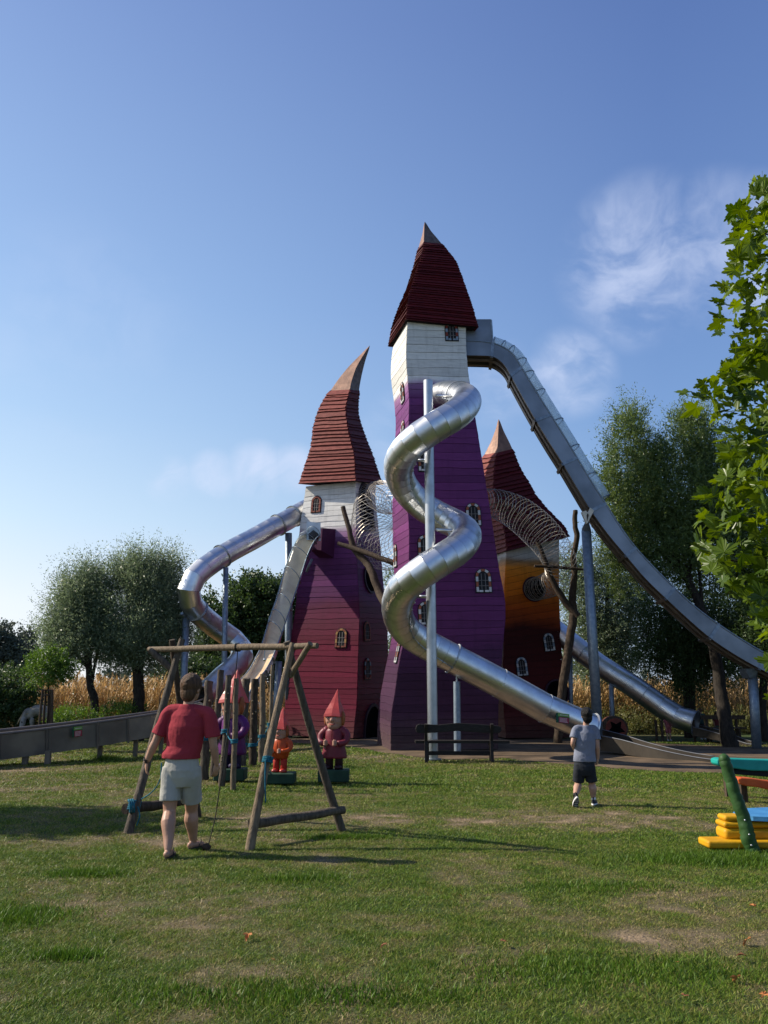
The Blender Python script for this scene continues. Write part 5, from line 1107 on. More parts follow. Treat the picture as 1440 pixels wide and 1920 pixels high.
# ------------------------------------------------------------------ bench before the main tower (seen from behind)
tb = thing('wooden_bench', 'dark wooden bench seen from behind at the foot of the spiral slide pole', 'bench', Vector((2.9, 19.9, 0)))
def plank_obj(pts, th, name, mat, parent):  # outline in one vertical plane, pushed back by th
    o = MB().rings([[p for p in pts], [p + th for p in pts]]).build(name, mat, parent); fix_normals(o); bv = o.modifiers.new('edge', 'BEVEL'); bv.width = .012; bv.segments = 2; return o
o = plank_obj([at(x, y, 19.75) for x, y in [(779, 1367), (781, 1360), (786, 1357.5), (822, 1359), (858, 1355.5), (900, 1358), (934, 1361), (940, 1364), (941, 1370), (936, 1374.5), (905, 1374), (858, 1370.5), (822, 1373.5), (788, 1375), (781, 1373)]], Vector((0, .07, 0)), 'backrest', BENCHW, tb)
c = at(866, 1389, 20.1); 
for dy in (0, .16, .32): MB().box((c.x, 20.0 + dy, .47), (2.26, .14, .06)).build('seat_board', BENCHW, tb)
c2 = at(862, 1410, 20.1); MB().box((c2.x, 20.15, .20), (1.6, .07, .09)).build('stretcher', BENCHW, tb)
for x in (799, 922):
    a = at(x, 1350, 19.7); xx = a.x
    MB().tube([Vector((xx, 19.70, .9)), Vector((xx, 19.86, .5)), Vector((xx - .0, 19.80, -.02))], .05, 4).build('leg', BENCHW, tb); MB().box((xx + .05, 20.38, .22), (.09, .09, .48)).build('leg', BENCHW, tb)
    MB().box((xx + .02, 20.12, .40), (.07, .55, .07)).build('seat_bearer', BENCHW, tb)

# picnic table under the right-hand willow
t = thing('picnic_table', 'dark wooden picnic bench half hidden behind the leaning willow trunk', 'picnic table', gx(1358, 28.6))
c = at(1355, 1358, 28.8); MB().box((c.x, 28.8, .80), (1.55, .12, .14)).build('backrest', LOG_DARK, t); MB().box((c.x, 28.6, .45), (1.3, .4, .05)).build('seat', LOG_DARK, t)
for dx in (-.52, .5): MB().tube([Vector((c.x + dx, 28.85, .85)), Vector((c.x + dx - .08, 28.7, 0))], .05, 4).build('leg', LOG_DARK, t); MB().tube([Vector((c.x + dx - .1, 28.45, .45)), Vector((c.x + dx - .05, 28.5, 0))], .045, 4).build('leg', LOG_DARK, t)

# red play drum lying near the second pole
t = thing('play_drum', 'round red wooden drum with star shaped hole standing behind the spiral slide exit', 'play drum', gx(1151, 27.5))
c = at(1151, 1366, 27.5); r_ = .40; RD = M('faded_red', (.22, .045, .03), (.12, .03, .02)); ring_ = lambda rad, y: [c + Vector((rad * math.cos(2 * math.pi * i / 24), y, rad * math.sin(2 * math.pi * i / 24))) for i in range(24)]
o = MB().rings([ring_(r_, -.2), ring_(r_, .3)]).build('drum', RD, t); fix_normals(o)
o = MB().rings([ring_(r_ + .012, -.24), ring_(r_ + .012, .1)]).build('rim', LOG_DARK, t); fix_normals(o)
o = MB().rings([ring_(r_ - .06, -.27), ring_(r_ - .06, -.22)]).build('face', RD, t); fix_normals(o)
o = MB().rings([[c + Vector(((.30 if i % 2 else .15) * math.cos(math.pi * i / 5 + .3), y, (.30 if i % 2 else .15) * math.sin(math.pi * i / 5 + .3))) for i in range(10)] for y in (-.30, -.271)]).build('star_hole', BLACK, t); fix_normals(o)

# ------------------------------------------------------------------ bright play furniture at the right edge
YEL = M('yellow_paint', (.78, .42, .015), (.66, .33, .012), 5, .5, 0, .15); GRN = M('green_paint', (.045, .115, .03), (.03, .08, .02), 4, .55, 0, .3); BLU = M('blue_paint', (.09, .33, .66), (.06, .25, .55), 5, .55, 0, .2)
TEAL = M('teal_paint', (.02, .42, .36), (.015, .33, .29), 5, .5, 0, .15); ORG = M('orange_paint', (.74, .15, .035), (.62, .11, .03), 5, .5, 0, .15)
t = thing('play_boat', 'bright yellow log bench with leaning green post and blue board at the right edge', 'play bench', gx(1400, 8.95))
def beam(x0, y0, x1, y1, Y0, Y1, name, mat, parent, r=.03, nm=None, xr=1560):
    """squared log from the photo box (x0,y0)-(x1,y1) at depth Y0, running back to Y1 and off to the right"""
    a, b = at(x0, y1, Y0), at(x0, y0, Y0); xe = at(xr, y1, Y0).x; h = b.z - a.z; o = MB().box(((a.x + xe) / 2, (Y0 + Y1) / 2, a.z + h / 2), (xe - a.x, Y1 - Y0, h)).build(name, mat, parent)
    bv = o.modifiers.new('edge', 'BEVEL'); bv.width = r; bv.segments = 4; o.data.shade_smooth(); o.data.set_sharp_from_angle(angle=R(70)); return o
beam(1329, 1577, 0, 1592, 8.95, 9.25, 'base_log', YEL, t, .025)
beam(1360.5, 1554, 0, 1576, 9.05, 9.32, 'stacked_log', YEL, t, .04); beam(1358.5, 1541.5, 0, 1553, 9.06, 9.32, 'stacked_log', YEL, t, .03); beam(1359.5, 1529.5, 0, 1541, 9.08, 9.3, 'stacked_log', YEL, t, .03)
bd = [at(x, y, Y) for x, y, Y in [(1374, 1521, 9.3), (1384, 1517, 9.6), (1440, 1516, 9.7), (1560, 1520, 9.7), (1560, 1545, 8.9), (1440, 1538, 8.95), (1412, 1533, 9.0), (1388, 1528, 9.1)]]
zt = at(1410, 1523, 9.3).z; bd = [Vector((p.x, p.y, zt)) for p in bd]
o = MB().rings([bd, [p - Vector((0, 0, .045)) for p in bd]]).build('seat_board', BLU, t); fix_normals(o)
o = log([at(1416, 1600, 8.85), at(1404, 1575, 8.87), at(1394, 1535, 8.9), at(1379, 1490, 8.93), at(1366, 1450, 8.96), at(1358, 1424, 8.98)], [.062, .075, .068, .064, .062, .058], 'post', GRN, t, 16, .015, 8)
MB().ball(at(1358, 1424, 8.98), (.058, .058, .062), 16, 10).build('post_cap', GRN, t, smooth=True)
for x, y in ((1405, 1565), (1409, 1585), (1397, 1538)): MB().ball(at(x, y, 8.80), .011, 8, 6).build('bolt', STEEL_DULL, t, smooth=True)
t = thing('painted_play_bench', 'painted play bench with teal board above an orange board, cut by the right edge', 'play bench', gx(1440, 12.9))
def board(pts, Y, th, nm, mat): o = MB().rings([[at(x, y, Y) for x, y in pts], [at(x, y, Y) + Vector((0, th, .0)) for x, y in pts]]).build(nm, mat, t); fix_normals(o); bv = o.modifiers.new('edge', 'BEVEL'); bv.width = .02; bv.segments = 3
board([(1345, 1424), (1352, 1422), (1440, 1425), (1560, 1428), (1560, 1452), (1440, 1446), (1408, 1445), (1370, 1440), (1350, 1437), (1345, 1432)], 13.2, .28, 'top_board', TEAL)
board([(1383, 1461), (1390, 1458), (1408, 1459), (1440, 1464), (1560, 1476), (1560, 1498), (1440, 1481), (1425, 1477), (1400, 1474), (1386, 1470)], 12.5, .22, 'seat_board', ORG)
DNV = M('navy_paint', (.02, .03, .05)); board([(1375, 1441), (1560, 1449), (1560, 1462), (1440, 1457), (1378, 1452)], 13.4, .1, 'rail', DNV)
for x in (1352, 1500): p = at(x, 1440, 13.35); MB().box((p.x + .1, 13.4, p.z / 2), (.09, .09, p.z)).build('leg', LOG_DARK, t)
for x in (1400, 1520): p = at(x, 1466, 12.6); MB().box((p.x, 12.75, p.z / 2 - .02), (.09, .09, p.z)).build('leg', LOG_DARK, t)

# red box at the corner of the maize
t = thing('red_handcart', 'small red box cart with bent dark handle behind the left swing legs', 'cart', gx(325, 26.5)); RB = M('red_lacquer', (.30, .03, .02), (.2, .02, .015)); p = at(324, 1310, 26.5)
MB().box((p.x, 26.5, .55), (.50, .5, .95), taper=.9).build('body', RB, t); MB().box((p.x, 26.2, 1.08), (.56, .6, .1)).build('lid', RB, t); MB().box((p.x, 26.23, .95), (.24, .04, .06)).build('label_plate', F_WHITE, t)
MB().tube(catmull([at(298, 1345, 26.4), at(299, 1315, 26.4), at(303, 1296, 26.4), at(312, 1288, 26.4)], 5), .02, 6).build('handle', LOG_DARK, t)

# ------------------------------------------------------------------ bodies grown as one surface
def remesh(o, vox, it=6, fac=.6):
    m = o.modifiers.new('one_surface', 'REMESH'); m.mode = 'VOXEL'; m.voxel_size = vox; m.use_smooth_shade = True
    sm = o.modifiers.new('soften', 'SMOOTH'); sm.iterations = it; sm.factor = fac
def wrinkle(o, amt, size, name, stretch=None):
    tx = bpy.data.textures.new(name, 'CLOUDS'); tx.noise_scale = size; tx.noise_depth = 2
    d = o.modifiers.new('folds', 'DISPLACE'); d.texture = tx; d.strength = amt; d.mid_level = .5; d.texture_coords = 'LOCAL'
def limb(mb, pts, rad, sub=4, n=12):
    Q = catmull(pts, sub); r_ = np.interp(np.linspace(0, 1, len(Q)), np.linspace(0, 1, len(rad)), rad); mb.tube(Q, r_, n); mb.ball(Q[0], r_[0], n, 8); mb.ball(Q[-1], r_[-1], n, 8)
def hand(mb, wrist, fwd, palm_n, thumb_side, s):
    """palm, four unequal curled fingers and a thumb leaving the side of the palm"""
    f = fwd.normalized(); n = (palm_n - f * palm_n.dot(f)).normalized(); sd = f.cross(n).normalized() * thumb_side
    pc = wrist + f * .048 * s
    rot = Matrix((sd, n, f)).transposed(); mb.ball(pc, (.040 * s, .017 * s, .052 * s), 14, 10, rot); mb.ball(wrist, .027 * s, 10, 8)
    for i, (off, L_) in enumerate(((.030, .072), (.010, .080), (-.011, .075), (-.030, .060))):
        b0 = pc + f * .036 * s + sd * off * s; cur = .3 + .1 * i; p1 = b0 + (f + n * cur * .5).normalized() * L_ * .45 * s; p2 = p1 + (f * .85 + n * (cur + .45)).normalized() * L_ * .32 * s; p3 = p2 + (f * .45 + n * 1.0).normalized() * L_ * .26 * s
        mb.tube([b0 - f * .02 * s, b0, p1, p2, p3], [.0095 * s, .0098 * s, .009 * s, .0082 * s, .0068 * s], 8)
    b0 = pc - f * .018 * s + sd * .030 * s; p1 = b0 + (f * .75 + sd * .65 + n * .3).normalized() * .035 * s; p2 = p1 + (f + n * .4 + sd * .1).normalized() * .028 * s; mb.tube([b0, p1, p2], [.0125 * s, .0105 * s, .0085 * s], 8)
SKIN = M('fair_skin', (.56, .315, .215), (.47, .25, .165), 7, .5, 0, .05, spec=.4); SKIN2 = M('fair_skin_child', (.60, .35, .25), (.52, .29, .20), 7, .5, 0, .05, spec=.4)
HAIR = M('brown_hair', (.17, .088, .045), (.08, .042, .022), 60, .55, 0, .8, (1, 1, .15)); HAIR2 = M('dark_hair', (.014, .011, .010), (.006, .005, .005), 60, .5, 0, .8, (1, 1, .15))
RED_T = M('red_cotton', (.43, .048, .068), (.36, .038, .055), 3, .95, 0, .35, bscale=220); GREY_S = M('grey_shorts_cloth', (.40, .39, .35), (.33, .32, .29), 4, .9, 0, .35, bscale=200)
BLUE_T = M('grey_blue_cotton', (.27, .29, .37), (.225, .245, .32), 5, .9, 0, .3, bscale=220); NAVY_S = M('charcoal_shorts', (.030, .035, .045), (.022, .026, .034), 5, .85, 0, .3, bscale=200)

def head(mb, c, face, s, r=(.076, .096, .118)):
    s = s * 1.12
    """head with brow, nose, mouth, chin and ears; face = direction it looks"""
    f = face.normalized(); z = Vector((0, 0, 1)); z = (z - f * z.dot(f)).normalized(); x = f.cross(z).normalized(); rot = Matrix((x, f, z)).transposed(); P = lambda a, b, c_: c + (x * a + f * b + z * c_) * s
    mb.ball(P(0, -.008, .018), (r[0] * s, r[1] * s, r[2] * .88 * s), 18, 14, rot); mb.ball(P(0, .022, -.045), (.058 * s, .066 * s, .070 * s), 14, 10, rot); mb.ball(P(0, .062, -.088), (.026 * s, .022 * s, .020 * s), 10, 8, rot)
    mb.ball(P(0, .088, -.018), (.013 * s, .022 * s, .022 * s), 10, 8, rot); mb.tube([P(0, .078, .02), P(0, .1, -.02)], [.009 * s, .013 * s], 8); mb.ball(P(0, .082, -.055), (.024 * s, .012 * s, .010 * s), 10, 8, rot)
    for q in (-1, 1): mb.ball(P(q * .078, -.005, -.010), (.012 * s, .024 * s, .033 * s), 10, 8, rot); mb.ball(P(q * .03, .082, .026), (.024 * s, .014 * s, .009 * s), 8, 6, rot)
    return P, rot

def person(label, J, s, mats, vox, group=None, sandals=False, hair_len=0, jitter=1):
    """J: joints in the place. Body is one surface; clothes, hair and shoes are children"""
    pel = J['pelvis']; base = Vector((pel.x, pel.y, 0)); t = thing('person', label, 'person', base, group); skin, hairm, shirtm, shortm = mats
    lat = J['lat']; fw = Vector((-lat.y, lat.x, 0)).normalized(); ch, nk = J['chest'], J['neck']; yaw = math.atan2(lat.y, lat.x)
    mb = MB(); hc = J['head']; P, rot = head(mb, hc, J['look'], s)
    mb.tube([nk - Vector((0, 0, .05 * s)), nk + Vector((0, 0, .03 * s)), hc - J['look'].normalized() * .02 * s - Vector((0, 0, .05 * s))], [.066 * s, .056 * s, .058 * s], 14)
    W = J['w']  # half widths: shoulder, chest, waist, hip
    mb.oval([(pel - Vector((0, 0, .06 * s)), W[3] * .9, .10 * s), (pel + Vector((0, 0, .04 * s)), W[3] * .92, .11 * s), (pel.lerp(ch, .5), W[2] * .9, .095 * s), (ch, W[1] * .92, .11 * s), (ch.lerp(nk, .55), W[0] * .8, .095 * s), (ch.lerp(nk, .85), W[0] * .42, .07 * s)], 20, yaw)
    for sd in 'lr':
        sh, el, wr = J['sh' + sd], J['el' + sd], J['wr' + sd]; q = -1 if sd == 'l' else 1
        limb(mb, [sh, sh.lerp(el, .5), el, el.lerp(wr, .3), wr], [.056 * s, .052 * s, .042 * s, .046 * s, .029 * s]); hand(mb, wr, J['hd' + sd], -lat * q * .8 + fw * .5, q, s * 1.0) if J.get('hands', 1) else mb.ball(wr, .03 * s)
        hp, kn, an = J['hp' + sd], J['kn' + sd], J['an' + sd]
        limb(mb, [hp, hp.lerp(kn, .5), kn, kn.lerp(an, .3) - fw * .018 * s, kn.lerp(an, .7), an], [.095 * s, .085 * s, .064 * s, .076 * s, .055 * s, .040 * s])
        toe = J['to' + sd]; d = (toe - an); d.normalize(); hl = an - J['fd' + sd] * .045 * s - Vector((0, 0, .045 * s))
        if sandals:
            fd = J['fd' + sd]; sdv = Vector((-fd.y, fd.x, 0)); mb.tube([hl, an.lerp(toe, .35) - Vector((0, 0, .03 * s)), toe - fd * .04 * s], [.034 * s, .036 * s, .034 * s], 10); mb.ball(hl, .033 * s)
            for i in range(5): a = toe - fd * .04 * s + sdv * (i - 2) * .017 * s; mb.tube([a, a + fd * (.04 - .005 * abs(i - 2)) * s], [.010 * s, .008 * s], 8)
    o = mb.build('body', skin, t, smooth=True); remesh(o, vox, 5, .5)
    # eyes and mouth are there even though the people look away
    for q in (-1, 1): MB().ball(P(q * .030, .083, .008), .011 * s, 10, 8).build('eye', F_BLACK, t, smooth=True)
    # hair
    hs = s * 1.12
    mb = MB(); mb.ball(P(0, -.018, .035), (.098 * hs, .116 * hs, .108 * hs), 18, 14, rot); mb.ball(P(0, -.050, -.035), (.084 * hs, .066 * hs, (.098 + hair_len) * hs), 14, 10, rot)
    for i in range(60):
        a = random.uniform(0, 6.28); e = random.uniform(-.2, 1.4); d = Vector((math.cos(a) * math.cos(e), math.sin(a) * math.cos(e), math.sin(e)))
        if d.y > .35 and d.z < .6: continue
        mb.ball(P(d.x * .080, -.018 + d.y * .096, .035 + d.z * .094), (.022 * hs, .024 * hs, .019 * hs), 7, 5, rot)
    o = mb.build('hair', hairm, t, smooth=True); remesh(o, vox, 2, .4)
    # shirt
    mb = MB(); hem = J['hem']; g = .018 * s
    mb.oval([(hem, W[3] * 1.04 + g, .125 * s + g), (hem + Vector((0, 0, .05 * s)), W[3] * 1.03 + g, .13 * s + g), (pel.lerp(ch, .55), W[2] + g, .115 * s + g), (ch, W[1] + g, .125 * s + g), (ch.lerp(nk, .5), W[0] * .86, .105 * s + g), (ch.lerp(nk, .80), W[0] * .58, .088 * s), (ch.lerp(nk, 1.02), .082 * s, .078 * s)], 28, yaw)
    for sd in 'lr':
        sh, el = J['sh' + sd], J['el' + sd]; k = J.get('sleeve', .75); e = sh.lerp(el, k); limb(mb, [nk.lerp(ch, .22), sh + (nk - sh) * .28 + Vector((0, 0, .012 * s)), sh, sh.lerp(e, .6)], [.062 * s, .068 * s, .070 * s, .074 * s]); mb.tube([sh, sh.lerp(e, .6), e], [.068 * s, .076 * s, .082 * s], 16)
    o = mb.build('shirt', shirtm, t, smooth=True); remesh(o, vox, 5, .5); wrinkle(o, .026 * s, .15 * s, 'shirt_folds')
    # shorts
    mb = MB(); mb.oval([(pel + Vector((0, 0, .15 * s)), W[3] * .96, .112 * s), (pel, W[3] * 1.05, .14 * s), (pel - Vector((0, 0, .07 * s)), W[3] * 1.0, .130 * s), (pel - Vector((0, 0, .17 * s)), W[3] * .80, .09 * s)], 24, yaw)
    for sd in 'lr':
        hp, kn = J['hp' + sd], J['kn' + sd]; e = hp.lerp(kn, J['cut']); mb.tube([hp + Vector((0, 0, .08 * s)), hp, hp.lerp(e, .5), e], [.095 * s, .104 * s, .104 * s, .110 * s], 18)
    o = mb.build('shorts', shortm, t, smooth=True); remesh(o, vox, 4, .5); wrinkle(o, .014 * s, .11 * s, 'shorts_folds')
    return t, P

def man():
    Y = 8.75; lat = Vector((.985, -.17, 0)).normalized(); fwd = Vector((.17, .985, 0))
    J = dict(pelvis=at(340, 1443, Y), chest=at(350, 1362, Y), neck=at(354, 1321, Y), head=at(360, 1291, Y + .02), look=Vector((.42, .9, -.08)), lat=lat, w=(.222, .192, .176, .184), hem=at(339, 1422, Y),
             shl=at(313, 1341, Y + .03), ell=at(292, 1390, Y + .02), wrl=at(275, 1428, Y + .06), shr=at(394, 1344, Y - .05), elr=at(400, 1395, Y - .04), wrr=at(406, 1432, Y + .04), hdl=Vector((-.02, .12, -1)), hdr=Vector((-.10, .18, -1)),
             hpl=at(321, 1452, Y), hpr=at(359, 1452, Y), knl=at(318, 1521, 8.72), knr=at(359, 1519, 8.92), anl=at(315, 1593, 8.52), anr=at(362, 1578, 9.0), cut=.72)
    fdl = Vector((.02, 1, 0)).normalized(); fdr = Vector((.45, .9, 0)).normalized(); J['fdl'], J['fdr'] = fdl, fdr
    J['tol'] = Vector((J['anl'].x, J['anl'].y, .03)) + fdl * .19; J['tor'] = Vector((J['anr'].x, J['anr'].y, .03)) + fdr * .19
    for k in ('anl', 'anr'): J[k].z = .095
    t, P = person('man in a red T-shirt and grey shorts walking away in flip-flops by the log swing', J, 1.0, (SKIN, HAIR, RED_T, GREY_S), .0065, sandals=True)
    # wristband, flip-flops, sunglasses arm
    wrap(J['wrl'] + Vector((.0, 0, .015)), J['wrl'] - J['ell'], .033, 3, t, F_BLACK, .006)
    SO = M('flip_flop_rubber', (.06, .05, .045))
    for k in 'lr':
        fd = J['fd' + k]; an = J['an' + k]; c = Vector((an.x, an.y, .012)) + fd * .075; sdv = Vector((-fd.y, fd.x, 0)); pts = []
        for i in range(20): a = 2 * math.pi * i / 20; pts.append(c + fd * math.cos(a) * .142 + sdv * math.sin(a) * (.044 + .008 * math.cos(a)))
        o = MB().rings([pts, [p + Vector((0, 0, .018)) for p in pts]]).build('flip_flop', SO, t); fix_normals(o)
        MB().tube([c + fd * .06 + Vector((0, 0, .02)), c + fd * .02 + sdv * .03 + Vector((0, 0, .075)), c - fd * .03 + sdv * .046 + Vector((0, 0, .02))], .005, 6).build('strap', SO, t); MB().tube([c + fd * .06 + Vector((0, 0, .02)), c + fd * .02 - sdv * .03 + Vector((0, 0, .075)), c - fd * .03 - sdv * .046 + Vector((0, 0, .02))], .005, 6).build('strap', SO, t)
    MB().tube([P(.083, -.02, .008), P(.084, .05, .012), P(.06, .095, .012)], .003, 5).build('sunglasses_arm', F_BLACK, t)
    MB().ball(P(.035, .102, .008), (.03, .012, .02), 10, 8).build('sunglasses_lens', F_BLACK, t, smooth=True)
man()
def boy():
    Y = 12.35; lat = Vector((.99, -.10, 0)).normalized(); s = .80
    J = dict(pelvis=at(1096, 1436, Y), chest=at(1097, 1386, Y), neck=at(1099, 1361, Y), head=at(1100, 1342, Y), look=Vector((.05, 1, -.05)), lat=lat, w=(.17, .145, .140, .145), hem=at(1096, 1428, Y),
             shl=at(1079, 1369, Y), ell=at(1074, 1394, Y - .05), wrl=at(1079, 1408, Y + .20), shr=at(1117, 1370, Y), elr=at(1120, 1398, Y - .03), wrr=at(1121, 1421, Y + .02), hdl=Vector((.3, .7, .2)), hdr=Vector((-.12, .15, -1)),
             hpl=at(1086, 1441, Y), hpr=at(1106, 1441, Y), knl=at(1084, 1470, Y + .08), knr=at(1110, 1470, Y + .06), anl=at(1079, 1492, Y - .18), anr=at(1113, 1498, Y + .05), cut=.80, sleeve=.62)
    J['fdl'] = Vector((0, .75, -.65)).normalized(); J['fdr'] = Vector((.35, .93, 0)).normalized(); J['anr'].z = .09
    J['tol'] = J['anl'] + J['fdl'] * .12; J['tor'] = J['anr'] + J['fdr'] * .12
    t, P = person('boy in a grey T-shirt and dark shorts walking towards the slide exit in trainers', J, s, (SKIN2, HAIR2, BLUE_T, NAVY_S), .0075, hair_len=.0)
    SB = M('trainer_black', (.02, .02, .03)); SW = M('trainer_white_sole', (.7, .68, .68)); SR = M('trainer_red', (.62, .03, .03))
    for k, roll in (('l', 1), ('r', 0)):
        fd = J['fd' + k]; an = J['an' + k]; sdv = Vector((0, 0, 1)).cross(fd).normalized(); up = fd.cross(sdv).normalized()
        if up.z < 0: up = -up
        c = an - up * .055 + fd * .055
        def outl(g, h): return [c + up * h + fd * math.cos(2 * math.pi * i / 20) * .125 * g + sdv * math.sin(2 * math.pi * i / 20) * (.040 + .006 * math.cos(2 * math.pi * i / 20)) * g for i in range(20)]
        o = MB().rings([outl(1.03, -.028), outl(1.06, -.018), outl(1.03, -.002)]).build('shoe_sole', SW, t); fix_normals(o)
        if roll:
            o = MB().rings([outl(.97, -.034), outl(.99, -.0285)]).build('tread', SB, t); fix_normals(o)
            for i in range(5): q = c - up * .036 + fd * (-.085 + i * .042); MB().box(q, (.05, .008, .006), Matrix((sdv, fd, up)).transposed()).build('tread_bar', SW, t)
        mb = MB(); mb.rings([outl(1.0, -.002), outl(.98, .012), [p - fd * .012 for p in outl(.78, .032)], [p - fd * .04 for p in outl(.45, .058)], [p - fd * .05 for p in outl(.40, .085)]]); o = mb.build('shoe_upper', SB, t, smooth=True); fix_normals(o)
        o = MB().rings([[p + fd * .05 for p in outl(.62, .006)], [p + fd * .045 for p in outl(.58, .024)], [p + fd * .03 for p in outl(.3, .04)]]).build('shoe_panel', SR, t, smooth=True); fix_normals(o)
        MB().tube([an - up * .01, an + up * .03], [.037, .034], 12).build('sock', F_BLACK if roll else SW, t, smooth=True)
boy()
def small_person(label, x, y_foot, y_head, Y, mats, sc, sit=False):
    z0 = 0; hd_ = at(x, y_head, Y); hgt = hd_.z + .1; s = hgt / 1.75; b = Vector((hd_.x, Y, 0)); U = lambda a, c, d=0: b + Vector((a, d, c)) * s
    J = dict(pelvis=U(0, .95), chest=U(0, 1.28), neck=U(0, 1.48), head=U(0, 1.63), look=Vector((.6, -.6, -.3)), lat=Vector((.9, .4, 0)).normalized(), w=(.19 * s, .165 * s, .15 * s, .16 * s), hem=U(0, .9), shl=U(-.2, 1.42), ell=U(-.25, 1.12, -.05), wrl=U(-.2, .9, -.12), shr=U(.2, 1.42), elr=U(.26, 1.12, -.05), wrr=U(.2, .9, -.12), hdl=Vector((.1, -.2, -1)), hdr=Vector((-.1, -.2, -1)),
             hpl=U(-.09, .9), hpr=U(.09, .9), knl=U(-.1, .5, -.05), knr=U(.12, .5, .05), anl=U(-.1, .09), anr=U(.14, .09, .12), fdl=Vector((.3, -.9, 0)).normalized(), fdr=Vector((.3, -.9, 0)).normalized(), cut=.95)
    J['tol'] = J['anl'] + J['fdl'] * .15 * s; J['tor'] = J['anr'] + J['fdr'] * .15 * s
    t, P = person(label, J, s, mats, .014)
    for k in 'lr':
        fd = J['fd' + k]; an = J['an' + k]; o = MB(); o.ball(Vector((an.x, an.y, .05 * s)) + fd * .05 * s, (.05 * s, .05 * s, .05 * s), 10, 8); o.ball(Vector((an.x, an.y, .04 * s)) + fd * .11 * s, (.045 * s, .05 * s, .035 * s), 10, 8); o.build('shoe', F_WHITE, t, smooth=True)
PINK = M('pink_cloth', (.42, .12, .13), (.3, .08, .1)); DTEAL = M('dark_green_cloth', (.03, .09, .08), (.02, .06, .055)); MAROON = M('maroon_cloth', (.2, .03, .04))
HAIR_OK = 1
small_person('small child in patterned pink standing under the far tube slide', 1251, 1386, 1345, 28.9, (SKIN2, HAIR2, PINK, PINK), .5)
small_person('person in dark green beside the mouth of the far tube slide', 1313, 1390, 1335, 29.6, (SKIN, HAIR, DTEAL, NAVY_S), .8)
small_person('person in maroon behind the leaning willow trunk near the picnic bench', 1343, 1390, 1340, 29.4, (SKIN, HAIR2, MAROON, DTEAL), .8)

